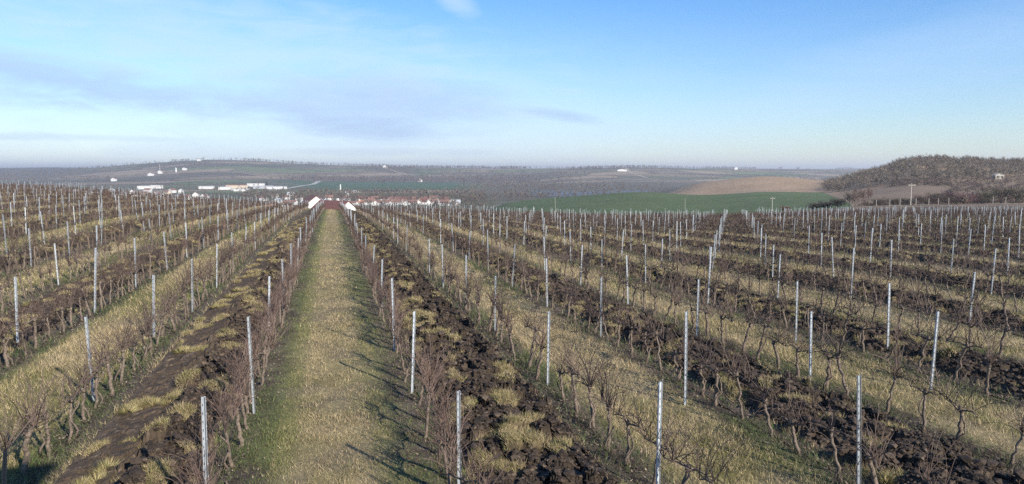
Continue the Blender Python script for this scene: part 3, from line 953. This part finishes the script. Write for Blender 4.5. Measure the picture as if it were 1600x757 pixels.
for v in near:
    k = v['k']
    st = 'bushy' if k in (0, -1) else random.choices(('arched', 'sparse', 'low'), (5, 3, 4))[0]
    if k in (-2, -3): st = random.choice(('low', 'arched'))
    mt, mc = random.choice(STY[st])
    r = empty('grapevine', (v['x'], v['y'], v['z']))
    r.rotation_euler = (random.gauss(0, .03), random.gauss(0, .03), random.choice((0, pi)) + random.gauss(0, .25))
    sg = random.uniform(.88, 1.12); r.scale = (sg, sg, sg * random.uniform(.92, 1.1))
    m = spans[(k, v['span'])]; q = [id(a) for a in m].index(id(v)) + 1
    look = 'reddish vine' if k in (0, -1) else 'bare vine'
    if v['span'] == 0: where = 'nearer than the first post'
    elif v['span'] >= len(POSTROWS.get(k, [])): where = 'beyond the last post'
    else: where = 'just past the %s post' % ORD[v['span']] if False else 'after the %s post' % ORD[v['span']]
    tag(r, '%s, %s of %s %s, %s' % (look, ORD[q], {1: 'one', 2: 'two', 3: 'three', 4: 'four', 5: 'five', 6: 'six', 7: 'seven', 8: 'eight', 9: 'nine', 10: 'ten', 11: 'eleven', 12: 'twelve'}.get(len(m), 'many'), where, rowname(k)),
        'grapevine', 'bare grapevines trained along the rows')
    link_obj('trunk', mt, r); link_obj('crown', mc, r)
FV = [far_vine(s) for s in range(14)]
FV2 = [far_vine(s + 50, 1.7, 19) for s in range(14)]
FV3 = [far_vine(s + 90, 2.1, 16) for s in range(14)]
VV, FF, CCc, off = [], [], [], 0
cT = np.array([.15, .115, .09]); cC = np.array([.105, .075, .062])
for v in vl:
    if id(v) in nid: continue
    src = FV if v['d'] < 38 else FV2 if v['d'] < 75 else FV3
    a, f, nt_ = src[random.randrange(14)]
    th = random.uniform(-.4, .4) + random.choice((0, pi)); sc_ = random.uniform(.8, 1.15)
    b = a * sc_
    b = np.stack([b[:, 0] * cos(th) - b[:, 1] * sin(th), b[:, 0] * sin(th) + b[:, 1] * cos(th), b[:, 2]], -1) + [v['x'], v['y'], v['z']]
    VV.append(b); FF.append(f + off); off += len(a)
    cc = np.empty((len(a), 3)); g = random.uniform(.75, 1.3); cc[:nt_] = cT * g; cc[nt_:] = cC * g
    CCc.append(cc)
o = mesh_np('distant_grapevines', np.concatenate(VV), np.concatenate(FF), M_twig, np.concatenate(CCc))
tag(o, 'mass of bare grapevines filling the farther rows', 'grapevines', kind='stuff')

# ------------------------------------------------------------------ bare woods, trees and shrubs


def twig_tree(seed, H, Wd, nt_, tw, col, trunk=True, low=.25):
    """trunk with limbs and a see-through crown of twigs; arrays"""
    q = np.random.default_rng(seed)
    V, C = [], []
    def tri(a, b, w, c, ang=None):
        ang = q.uniform(0, pi) if ang is None else ang
        s = np.array([cos(ang), sin(ang), 0]) * w
        V.extend([a - s, a + s, b]); C.extend([c] * 3)
    if trunk:
        for ang in (0, pi / 3, 2 * pi / 3): tri(np.array([0, 0, -.3]), np.array([q.normal(0, .03) * H, q.normal(0, .03) * H, H * .8]), max(.012 * H, tw * .8), col * .8, ang)
    limbs = []
    for _ in range(max(3, nt_ // 12)):
        z0 = H * (q.uniform(0, .45) if low < .1 else q.uniform(low * .7, .6)); a = q.uniform(0, 2 * pi); l = Wd * .5 * q.uniform(.5, 1)
        p = np.array([0, 0, z0]); e = p + [cos(a) * l, sin(a) * l, H * q.uniform(.12, .3)]
        tri(p, e, max(.006 * H, tw * .6), col * .9); limbs.append((p, e))
    for _ in range(nt_):
        p, e = limbs[q.integers(len(limbs))]
        s = p + (e - p) * q.uniform(.3, 1)
        d = np.array([q.normal(0, .16) * Wd, q.normal(0, .16) * Wd, H * q.uniform(.03, .24)])
        tri(s, s + d, tw, col * q.uniform(.75, 1.3))
    return np.array(V), np.array(C)


def wood_mass(name, label, pts, protos, cat='woods'):
    VV, CC_ = [], []
    for (x, y, z) in pts:
        v, c = protos[random.randrange(len(protos))]
        th = random.uniform(0, 2 * pi); s = random.uniform(.7, 1.2)
        VV.append(np.stack([(v[:, 0] * cos(th) - v[:, 1] * sin(th)) * s, (v[:, 0] * sin(th) + v[:, 1] * cos(th)) * s, v[:, 2] * s], -1) + [x, y, z])
        CC_.append(c * random.uniform(.75, 1.25))
    V = np.concatenate(VV)
    o = mesh_np(name, V, np.arange(len(V)).reshape(-1, 3), M_twig, np.concatenate(CC_))
    return tag(o, label, cat, kind='stuff')


BARK = np.array([.19, .155, .12]); PURP = np.array([.13, .085, .08]); DARK = np.array([.055, .048, .038])
pr = [twig_tree(s, random.uniform(7, 10.5), random.uniform(5, 7.5), 90, .11, BARK if s % 3 else BARK * .75 + .01) for s in range(14)]
pts = []
tries = 0
while len(pts) < 3000 and tries < 60000:
    tries += 1
    px = random.uniform(1285, 1800); dep = random.uniform(590, 860)
    edge = 1285 + 10 * sin(dep / 30) + max(0, (620 - dep)) * .6
    if px < edge: continue
    x, y = at(px, dep); pts.append((x, y, ghz(x, y)))
wood_mass('woods', 'leafless brown wood covering the rounded hill on the right', pts, pr)

# scrub belt at the foot of the wood
pr2 = [twig_tree(s + 40, random.uniform(3, 5), random.uniform(4, 6), 90, .07, [BARK, PURP * .9, DARK * 1.4][s % 3], low=.05) for s in range(12)]
pts = []
for _ in range(850):
    px = random.uniform(1390, 1760); lo = 470 if px > 1480 else 560
    dep = random.uniform(lo - (px - 1400) * .5, 600)
    x, y = at(px, max(330, dep)); pts.append((x, y, ghz(x, y)))
for _ in range(420):
    px = random.uniform(1452, 1720); dep = random.uniform(236, 330)
    x, y = at(px, dep); pts.append((x, y, ghz(x, y)))
for _ in range(60):
    px = random.uniform(1345, 1455); dep = random.uniform(236, 262)
    x, y = at(px, dep); pts.append((x, y, ghz(x, y) - 1.6))
wood_mass('scrub_undergrowth', 'tangled leafless scrub along the foot of the wooded hill', pts, pr2, 'scrub')

# valley woods by the lake, village trees
pr3 = [twig_tree(s + 80, random.uniform(9, 15), random.uniform(7, 10), 34, .34, np.array([.135, .115, .09]) if s % 4 else PURP) for s in range(12)]
pts = []
for _ in range(950):
    px = random.gauss(840, 95); dep = random.uniform(1050, 2300)
    if px < 715 or px > 1075: continue
    if 1290 < dep < 1660 and random.random() < .85: continue
    x, y = at(px, dep); pts.append((x, y, ghz(x, y)))
for _ in range(900):
    px = random.uniform(380, 760); dep = random.uniform(1005, 1480)
    x, y = at(px, dep); pts.append((x, y, ghz(x, y)))
for _ in range(110):
    x, y = at(random.uniform(555, 760), random.uniform(900, 985)); pts.append((x, y, ghz(x, y) - 4))
for _ in range(250):
    px = random.uniform(-20, 420); dep = random.uniform(1100, 2100)
    x, y = at(px, dep); pts.append((x, y, ghz(x, y)))
wood_mass('valley_woods', 'leafless grey trees filling the valley beside the lake and village', pts, pr3)

# wooded hillsides and the tree line on the skyline
pr4 = [twig_tree(s + 120, random.uniform(12, 18), random.uniform(10, 15), 12, .9, np.array([.12, .095, .08])) for s in range(10)]
X_, Y_ = [], []
n = 26000
px = rng.uniform(-60, 1360, n); dep = rng.uniform(2500, 4300, n)
X_, Y_ = atv(px, dep)
wd_ = sstep(.46, .56, fbm(X_ / 700, Y_ / 420, 15, 4) + woodbias(px))
keep = rng.uniform(0, 1, n) < wd_ * .5 + .004
X_, Y_ = X_[keep], Y_[keep]
Zh = hgt(X_, Y_)
wood_mass('hillside_woods', 'purple brown woods in patches across the far hillsides', list(zip(X_, Y_, Zh))[:9000], pr4)
pts = []
for px in np.arange(245, 1330, 1.1):
    if 425 < px < 540 and random.random() < .6: continue
    if fbm(np.array([px / 22.]), np.array([0.]), 3, 3)[0] < .44: continue
    # find the skyline on this bearing
    ds = np.linspace(2600, 9000, 90); xs, ys = atv(px, ds); a = (hgt(xs, ys) - CZ) / ds; b = int(np.argmax(a))
    for _ in range(1 if px < 1100 else 2):
        x, y = at(px + random.uniform(-1, 1), ds[b] * random.uniform(.985, 1.0)); pts.append((x, y, ghz(x, y) - 2))
wood_mass('skyline_woods', 'ragged line of bare trees along the far ridge', pts, pr4)


def tree_obj(px, dep, H, Wd, n, tw, col, name, label, cat, group, low=.2, seed=0):
    v, c = twig_tree(seed + 300, H, Wd, n, tw, np.array(col), trunk=False, low=low)
    x, y = at(px, dep)
    r = empty(name, (x, y, ghz(x, y)))
    tag(r, label, cat, group)
    t = MB(); q = random.Random(seed)
    nst = 3 if cat == 'shrub' else 1
    for i in range(nst):
        a = q.uniform(0, 6.28); l = .12 * H * (1 if nst > 1 else .3)
        t.tube([(0, 0, -.3), (cos(a) * l * .4, sin(a) * l * .4, H * .3), (cos(a) * l, sin(a) * l, H * .75)], [.022 * H, .015 * H, .004 * H], 6)
    t.build('trunk', M_bark, r, True)
    mesh_np('crown', v, np.arange(len(v)).reshape(-1, 3), M_twig, c, parent=r)


M_bark = flat_mat('tree_bark', (.15, .12, .095), .95, .3, 2)
G = 'bare trees and shrubs beyond the vineyard track'
tree_obj(1336, 205, 6.2, 4.2, 420, .035, (.17, .125, .10), 'bare_tree', 'pale forked bare tree beside the track, right of the two joined trees', 'tree', G, .15, 1)
tree_obj(1346, 212, 5.8, 3.6, 380, .035, (.15, .10, .085), 'bare_tree', 'slender reddish bare tree joined on the far side of its paler forked neighbour', 'tree', G, .15, 2)
tree_obj(1327, 215, 5.6, 5.0, 420, .04, (.11, .09, .075), 'bare_tree', 'wide greyish bare tree, leftmost of the clump at the track', 'tree', G, .12, 3)
tree_obj(1357, 220, 6.5, 3.2, 260, .035, (.17, .10, .085), 'bare_tree', 'thin upright reddish tree, rightmost of the clump at the track', 'tree', G, .3, 4)
sh = [(1272, 232, 3.2, 5, (.10, .065, .06), 'dark reddish low shrub left of the tree clump on the wheat edge'),
      (1290, 230, 3.4, 5, (.075, .055, .055), 'dark round shrub between the wheat field and the tree clump'),
      (1309, 226, 4.2, 5, (.07, .06, .055), 'tall dark shrub touching the left side of the tree clump'),
      (1226, 245, 3.0, 4, (.17, .10, .085), 'small reddish bush near the left utility pole'),
      (1375, 230, 3.2, 6, (.10, .085, .07), 'low brown bush right of the tree clump'),
      (1396, 235, 3.4, 6, (.11, .095, .075), 'brown bush left of the tall utility pole'),
      (1418, 240, 3.2, 6, (.10, .09, .075), 'grey brown bush at the foot of the tall utility pole'),
      (1440, 250, 4.6, 7, (.12, .085, .075), 'reddish brown bush right of the tall utility pole'),
      (1462, 255, 6.0, 8, (.075, .065, .05), 'large dark thicket bush at the left end of the scrub'),
      (1486, 262, 6.6, 8, (.10, .065, .07), 'tall purple brown bush in the scrub by the track'),
      (1511, 250, 5.2, 8, (.19, .09, .105), 'pinkish red bush, brightest in the scrub by the track'),
      (1537, 255, 6.4, 8, (.085, .085, .045), 'olive green bush right of the pinkish red bush'),
      (1564, 260, 8.0, 9, (.08, .072, .05), 'tall dark olive bush below the hillside hut'),
      (1592, 255, 8.2, 9, (.10, .088, .06), 'tall brown bush, rightmost in the scrub by the track'),
      (1027, 250, 2.6, 4.5, (.05, .048, .04), 'dark shrub on the vineyard edge before the green field'),
      (1042, 252, 1.8, 3.2, (.13, .08, .07), 'little reddish shrub beside the dark shrub on the vineyard edge'),
      (736, 300, 3.8, 8, (.05, .045, .045), 'dark wide shrub beyond the vineyard, just right of the white houses'),
      (722, 302, 2.6, 5, (.07, .06, .055), 'small dark shrub attached to the left of the wide dark shrub')]
for i, (px, dep, H, Wd, c, lab) in enumerate(sh):
    tree_obj(px, dep, H, Wd * 1.1, 1000, .045, c, 'bare_shrub', lab, 'shrub', G, .05, 20 + i)

# ------------------------------------------------------------------ water, tracks
M_water, n_, p_ = new_mat('lake_water')
p_.inputs['Base Color'].default_value = (.08, .085, .085, 1); p_.inputs['Roughness'].default_value = .6
noise_bump(n_, p_, .3, .3, .2)
V = []; F = []
pxs = np.linspace(830, 1050, 50)
for i, px in enumerate(pxs):
    a0 = 1330 + 60 * sin(px / 37) ; a1 = 1620 - 50 * cos(px / 29)
    if px > 1000: a1 = a0 + (a1 - a0) * (1050 - px) / 50.
    for dp in (a0, a1):
        x, y = at(px, dp); V.append((x, y, CZ - 47.2))
    if i: F.append((2 * i - 2, 2 * i, 2 * i + 1, 2 * i - 1))
o = mesh_np('water', V, F, M_water); tag(o, kind='structure')


def track(name, pts, wdt, mat, lift=.12, sub=14):
    P = []
    for a, b in zip(pts[:-1], pts[1:]):
        for i in range(sub):
            t = i / sub; P.append((a[0] + (b[0] - a[0]) * t, a[1] + (b[1] - a[1]) * t))
    P.append(pts[-1])
    Q = np.array([at(*p) for p in P]); T = np.gradient(Q, axis=0); T /= np.linalg.norm(T, axis=1)[:, None]; Nn = np.stack([-T[:, 1], T[:, 0]], -1)
    cols = 5; V = []
    for s in np.linspace(-.5, .5, cols):
        q = Q + Nn * s * wdt; V.append(np.stack([q[:, 0], q[:, 1], hgt(q[:, 0], q[:, 1]) + lift], -1))
    V = np.stack(V, 1); n = len(Q); idx = np.arange(n * cols).reshape(n, cols)
    F = np.stack([idx[:-1, :-1], idx[:-1, 1:], idx[1:, 1:], idx[1:, :-1]], -1).reshape(-1, 4)
    o = mesh_np(name, V.reshape(-1, 3), F[:, ::-1], mat, smooth=True); tag(o, kind='structure')


M_dirt = flat_mat('pale_dirt', (.30, .25, .19), .95, .25, .8)
M_asph = flat_mat('pale_road', (.33, .32, .30), .9, .15, .05)
track('path', [(1080, 215), (1200, 203), (1300, 200), (1400, 200), (1500, 200), (1640, 200)], 3.6, M_dirt, .16)
track('road', [(425, 1620), (455, 1850), (490, 2250), (500, 2600), (520, 2680)], 16, M_asph, .6)
track('road', [(470, 2640), (600, 2660), (700, 2640)], 10, M_asph, .8)
track('path', [(1010, 2700), (985, 3000), (978, 3500), (962, 3900)], 14, M_dirt, 1)
track('path', [(595, 3700), (620, 3400), (650, 3200)], 12, M_dirt, 1)

# ------------------------------------------------------------------ houses
M_white = flat_mat('white_render', (.66, .65, .63), .9, .06, 1)
M_cream = flat_mat('cream_render', (.62, .52, .40), .9, .08, 1)
M_red = flat_mat('red_tiles', (.20, .11, .09), .85, .25, 3)
M_dred = flat_mat('dark_red_tiles', (.15, .07, .06), .85, .25, 3)
M_oran = flat_mat('orange_tiles', (.40, .19, .11), .85, .2, 3)
M_grey = flat_mat('grey_sheet', (.42, .44, .46), .6, .1, .5)
M_glass = flat_mat('window_glass', (.04, .05, .06), .15, .1, 1, spec=.6)
M_conc = flat_mat('pale_concrete', (.42, .39, .34), .9, .1, 1)
M_door = flat_mat('brown_door', (.10, .06, .04), .6, .2, 2)


def house(px, dep, wd, ln, hw, hr, rz, mw, mr, label, name='house', cat='house', win=True, group=None, chim=False, gable=True):
    """wd across the gable (local x), ln along the ridge (local y); rz 0 = gable faces the camera"""
    x, y = at(px, dep)
    r = empty(name, (x, y, ghz(x, y)), -PSI + R(rz))
    tag(r, label, cat, group)
    w2, l2 = wd / 2, ln / 2
    wall = MB()
    if gable:
        wall.add([(-w2, -l2, -2), (w2, -l2, -2), (w2, -l2, hw), (0, -l2, hw + hr), (-w2, -l2, hw), (-w2, l2, -2), (w2, l2, -2), (w2, l2, hw), (0, l2, hw + hr), (-w2, l2, hw)],
                 [(0, 1, 2, 3, 4), (9, 8, 7, 6, 5), (1, 6, 7, 2), (5, 0, 4, 9), (2, 7, 8, 3), (3, 8, 9, 4)])
    else:
        wall.box(-w2, w2, -l2, l2, -2, hw)
    wall.build('wall', mw, r)
    roof = MB()
    if gable:
        o_, t_ = .35, .22
        sl = hr / w2
        for s in (-1, 1):
            xa, za = s * (w2 + o_), hw - o_ * sl
            vs = [(0, -l2 - o_, hw + hr + .02), (xa, -l2 - o_, za + .02), (xa, l2 + o_, za + .02), (0, l2 + o_, hw + hr + .02)]
            vs += [(a, b, c + t_) for a, b, c in vs]
            fs = [(0, 1, 2, 3), (7, 6, 5, 4), (0, 4, 5, 1), (1, 5, 6, 2), (2, 6, 7, 3), (3, 7, 4, 0)]
            roof.add(vs, fs)
    else:
        roof.box(-w2 - .3, w2 + .3, -l2 - .3, l2 + .3, hw + .003, hw + hr)
    rf = roof.build('roof', mr, r)
    if chim:
        MB().box(w2 * .35, w2 * .35 + .7, -.4, .4, hw + hr * .4, hw + hr + .9).build('chimney', M_white, rf)
    if win:
        nw = max(1, int(wd // 3.5))
        for i in range(nw):
            cx = -w2 + wd * (i + .5) / nw
            f = MB().box(cx - .6, cx + .6, -l2 - .06, -l2 - .002, hw * .35, hw * .35 + 1.3).build('window', M_glass, r)
        nl = max(1, int(ln // 4))
        for i in range(nl):
            cy = -l2 + ln * (i + .5) / nl
            MB().box(-w2 - .06, -w2 - .002, cy - .6, cy + .6, hw * .35, hw * .35 + 1.3).build('window', M_glass, r)
            MB().box(w2 + .002, w2 + .06, cy - .6, cy + .6, hw * .35, hw * .35 + 1.3).build('window', M_glass, r)
        MB().box(w2 * .45, w2 * .45 + 1.0, -l2 - .07, -l2 - .003, 0, 2.1).build('door', M_door, r)
    return r


# three groups just over the brow
house(522, 262, 8.5, 13, 4.2, 2.6, 62, M_white, M_dred, 'low white gabled house with dark red roof at the end of the grass lane', chim=True)
house(512, 284, 6, 7, 5.6, 2.6, 25, M_white, M_grey, 'white house behind the dark red roof, above the lane end')
house(490, 290, 8, 9, 7.2, 3.0, 30, M_white, M_red, 'tall white house with bright red roof left of the lane end')
house(472, 300, 6, 10, 3.6, 1.5, 70, M_white, M_grey, 'low white annex left of the tall red roofed house')
house(446, 300, 7.5, 10, 3.8, 4.4, 8, M_white, M_red, 'white gabled house among the posts left of the lane')
house(360, 640, 24, 14, 7, 4, 0, M_cream, M_grey, 'pale grey roofed hall among the posts, left of the orange roofed hall', gable=False, win=False, name='hall', cat='hall')
house(397, 760, 14, 44, 4.5, 6, 88, M_cream, M_oran, 'long hall with orange tiled roof left of the lane end', name='hall', cat='hall')
# row of houses right of the lane
rowx_ = [(563, 'o'), (571, 'r'), (580, 'r'), (587, 'w'), (594, 'r'), (604, 'r'), (612, 'w'), (621, 'r'), (629, 'r'), (637, 'w'), (646, 'r'), (655, 'w'), (662, 'r'), (671, 'w'), (678, 'r'), (687, 'w'), (695, 'r'), (704, 'w'), (712, 'g')]
for i, (px, t) in enumerate(rowx_):
    q = random.Random(i * 7 + 3)
    rz = {'w': q.uniform(-12, 12), 'r': 90 + q.uniform(-15, 15), 'o': 90, 'g': 90}[t]
    mr = {'w': M_red, 'r': M_red if i % 3 else M_dred, 'o': M_oran, 'g': M_grey}[t]
    house(px, 985 + q.uniform(-15, 30), q.uniform(7, 9), q.uniform(9, 13), q.uniform(3, 4), q.uniform(2.6, 3.8), rz, M_white, mr,
          '%s, %s from the left in the valley row right of the lane' % ({'w': 'white gable fronted house', 'r': 'red roofed white house', 'o': 'orange roofed house', 'g': 'low grey roofed house'}[t], ORD[i + 1]),
          group='houses in the valley row right of the lane')
# second row of roofs behind it
for i in range(9):
    q = random.Random(i * 5 + 100)
    px = 566 + i * 16 + q.uniform(-2, 2)
    house(px, 1090 + q.uniform(-10, 80), 8.5, q.uniform(11, 17), 3.4, 3.8, 90 + q.uniform(-20, 20), M_cream if i % 2 else M_white, M_red if i % 2 else M_dred,
          'brownish red roof, %s from the left in the back row behind the valley houses' % ORD[i + 1], group='houses in the back row of the valley')
# scattered village left of the lane
left_px = [(186, 1180), (196, 1300), (208, 1450), (214, 1200), (226, 1350), (232, 1500), (240, 1160), (246, 1300), (251, 1230), (262, 1420), (270, 1500), (277, 1210), (284, 1460), (292, 1170), (150, 1250), (166, 1350), (138, 1400),
           (424, 900), (436, 1050), (447, 1180), (458, 1000), (468, 1150), (455, 1330), (412, 1120), (478, 980), (430, 1250), (503, 1040), (515, 1150), (530, 1010), (540, 1120), (550, 960), (546, 1300), (120, 1500), (176, 1500), (307, 1250), (320, 1180)]
left_px.sort()
for i, (px, dep) in enumerate(left_px):
    q = random.Random(i * 3 + 500)
    t = q.choice('wwrg' if px < 330 else 'rrrw')
    mw = M_white if t != 'g' else M_cream
    big = px < 330
    house(px, dep, q.uniform(8, 11) * (1.0 if big else .9), q.uniform(9, 14), q.uniform(3.5, 6 if big else 4.5), q.uniform(2.2, 4), q.uniform(-20, 20) if t == 'w' else 90 + q.uniform(-25, 25), mw, M_red if q.random() < .7 else M_grey,
          '%s house, %s from the left in the scattered village left of the lane' % ({'w': 'white', 'r': 'red roofed', 'g': 'cream'}[t], ORD[i + 1]), group='scattered village houses left of the lane')
# long industrial sheds
for (px, dep, w_, d_, h_, mw, mr, lab) in [
        (324, 1750, 30, 20, 6, M_white, M_grey, 'long low white shed at the hill foot, leftmost of the sheds'),
        (352, 1700, 22, 20, 6, M_white, M_grey, 'white shed beside the long reddish hall'),
        (371, 1800, 46, 20, 7, M_cream, M_oran, 'long reddish hall between two white sheds'),
        (377, 1600, 34, 16, 5, M_white, M_grey, 'low white shed in front of the reddish hall'),
        (401, 1950, 40, 20, 7, M_white, M_white, 'bright white long shed by the dark conifers'),
        (412, 1780, 40, 24, 6, M_grey, M_grey, 'grey metal shed in front of the bright white shed'),
        (433, 1750, 44, 20, 6, M_white, M_grey, 'long white walled shed nearest the pale road'),
        (551, 1500, 26, 12, 4, M_white, M_grey, 'small white flat building below the green field'),
        (228, 1750, 30, 15, 7, M_white, M_white, 'white block above the village, left one of two'),
        (246, 1800, 26, 15, 7, M_white, M_white, 'white block above the village, right one of two')]:
    house(px, dep, w_, d_, h_, 1.0, 0, mw, mr, lab, name='shed', cat='shed', gable=False, win=False, group='sheds and halls at the hill foot')
# lone buildings on the hills
for (px, dep, w_, h_, lab) in [(238, 2900, 20, 8, 'lone white house low on the left hillside'), (253, 3050, 16, 10, 'white house under the mast on the left hillside'), (291, 3200, 16, 8, 'small white house right of the white tower'),
                               (180, 2500, 14, 8, 'small white house at the left foot of the big hill'), (314, 3900, 18, 9, 'small white house just below the hilltop trees'),
                               (971, 3250, 42, 6, 'long white farm building on the middle hill'), (1148, 3900, 18, 10, 'white house on the flat skyline right of the middle hill'), (603, 3800, 22, 9, 'small pale house below the far ridge'), (657, 2620, 14, 8, 'tiny white hut at the foot of the far woods')]:
    house(px, dep, w_, 12, h_, 3.5, 0, M_white, M_white if w_ > 30 else M_red, lab, win=False, group='lone buildings on the hillsides')
# white tower and mast
x, y = at(277.5, 3100)
r = empty('tower', (x, y, ghz(x, y))); tag(r, 'slim white tower with pointed cap on the left hillside', 'tower')
MB().tube([(0, 0, -2), (0, 0, 15)], 3.2, 10).build('wall', M_white, r); MB().tube([(0, 0, 15.01), (0, 0, 22)], [3.5, .3], 10).build('roof', M_grey, r)
x, y = at(252.5, 3080)
r = empty('radio_mast', (x, y, ghz(x, y))); tag(r, 'thin radio mast standing on the left hillside', 'mast')
MB().tube([(0, 0, -2), (0, 0, 38)], [1.0, .5], 6).build('pole', M_grey, r)
MB().tube([(-1.5, 0, 30), (1.5, 0, 30)], [.5, .5], 5).build('antenna', M_grey, r)
x, y = at(532.5, 1500)
r = empty('chimney_stack', (x, y, ghz(x, y))); tag(r, 'short white stack beside the houses under the green field', 'chimney')
MB().tube([(0, 0, -1), (0, 0, 17)], [1.6, 1.1], 8).build('shaft', M_white, r); MB().tube([(0, 0, 17.01), (0, 0, 17.8)], 1.4, 8).build('rim', M_grey, r)
# hut in the wood
house(1556, 600, 7, 5, 3.0, 1.0, 0, M_conc, M_grey, 'small grey hut half hidden in the wooded slope', name='hut', cat='hut', win=True)
# conifers by the white shed
for i, (px, H, lab) in enumerate([(413, 14, 'left dark conifer of the pair behind the white shed'), (418, 17, 'taller right dark conifer of the pair behind the white shed')]):
    x, y = at(px, 2000); r = empty('conifer', (x, y, ghz(x, y))); tag(r, lab, 'tree', 'dark conifers behind the white shed')
    MB().tube([(0, 0, -1), (0, 0, H * .3)], .4, 6).build('trunk', M_bark, r)
    q = np.random.default_rng(i); n = 400; hh = q.uniform(.12, 1, n); a = q.uniform(0, 2 * pi, n); rad = (1 - hh) * H * .28 + .3
    b = np.stack([np.cos(a) * rad * .3, np.sin(a) * rad * .3, hh * H], -1); t = np.stack([np.cos(a) * rad, np.sin(a) * rad, hh * H - .7], -1)
    s = np.stack([-np.sin(a), np.cos(a), a * 0], -1) * .5
    mesh_np('crown', np.stack([b - s, b + s, t], 1).reshape(-1, 3), np.arange(3 * n).reshape(-1, 3), M_twig, np.tile([.02, .035, .02], (3 * n, 1)), parent=r)


# utility poles
def pole(px, dep, H, lab, bar=True):
    x, y = at(px, dep); r = empty('utility_pole', (x, y, ghz(x, y)), -PSI); tag(r, lab, 'pole', 'utility poles past the vineyard')
    MB().tube([(0, 0, -.5), (0 if bar else -.25, 0, H)], [.17, .11] if bar else [.09, .06], 8).build('pole', M_conc, r)
    if not bar:
        MB().tube([(-.25, 0, H + .001), (-.25, 0, H + .12)], .09, 6).build('insulator', M_grey, r); return
    MB().box(-1.0, 1.0, -.28, -.16, H - .6, H - .45).build('crossarm', M_conc, r)
    for xx in (-.9, 0, .9):
        MB().tube([(xx, -.22, H - .445), (xx, -.22, H - .2)], .06, 6).build('insulator', M_grey, r)


pole(1422.5, 215, 6.4, 'tall pale utility pole with crossarm right of the tree clump')
pole(1206.5, 300, 5.6, 'pale utility pole in front of the green field, left of the bushes')
pole(868, 330, 8.0, 'thin pole rising before the left end of the green field', False)
pole(1071, 300, 6.5, 'thin slanting pole before the middle of the green field', False)
# small posts of the fence along the track
for i, px in enumerate((1369, 1390, 1406, 1431, 1451, 1466, 1482, 1551, 1571)):
    x, y = at(px, 204 + (i % 3) * 3)
    o = MB().tube([(0, 0, -.3), (0, 0, 1.9)], .07, 6).build('fence_post', M_conc)
    o.location = (x, y, ghz(x, y))
    tag(o, 'thin pale fence post by the track under the scrub, %s from the left' % ORD[i + 1], 'fence post', 'fence posts along the track')

# ------------------------------------------------------------------ the roofed wooden lookout the view is taken from (out of frame, casts the corner shadow)
r = empty('lookout_tower', (0, 0, 0)); tag(r, 'roofed timber lookout whose shadow falls in the lower left corner', 'lookout')
MB().box(-2.9, 2.0, -4.3, -.15, 2.5, 2.66).build('deck', M_wood, r)
for (a, b) in ((-2.8, -4.2), (1.9, -4.2), (-2.8, -.3), (1.9, -.3)):
    MB().box(a - .09, a + .09, b - .09, b + .09, -.2, 6.3).build('leg', M_wood, r)
MB().add([(-3.6, -4.5, 6.4), (1.9, -4.5, 6.4), (1.9, 1.07, 6.4), (-3.6, 1.07, 6.4), (-.8, -1.8, 7.3)], [(3, 2, 1, 0), (0, 1, 4), (1, 2, 4), (2, 3, 4), (3, 0, 4)]).build('roof', M_wood, r)

# ------------------------------------------------------------------ haze
M_haze = bpy.data.materials.new('haze_air'); M_haze.use_nodes = True
n_ = M_haze.node_tree; n_.nodes.clear()
vo = n_.nodes.new('ShaderNodeVolumePrincipled'); vo.inputs['Color'].default_value = (.93, .95, 1.0, 1)
vo.inputs['Density'].default_value = .000125; vo.inputs['Anisotropy'].default_value = .2
ou = n_.nodes.new('ShaderNodeOutputMaterial'); n_.links.new(vo.outputs[0], ou.inputs['Volume'])
M_haze.cycles.homogeneous_volume = True
o = MB().box(-33500, 33500, -33500, 33500, CZ - 80, CZ + 95).build('haze', M_haze)
tag(o, 'pale blue haze over the valley', 'haze', kind='stuff')
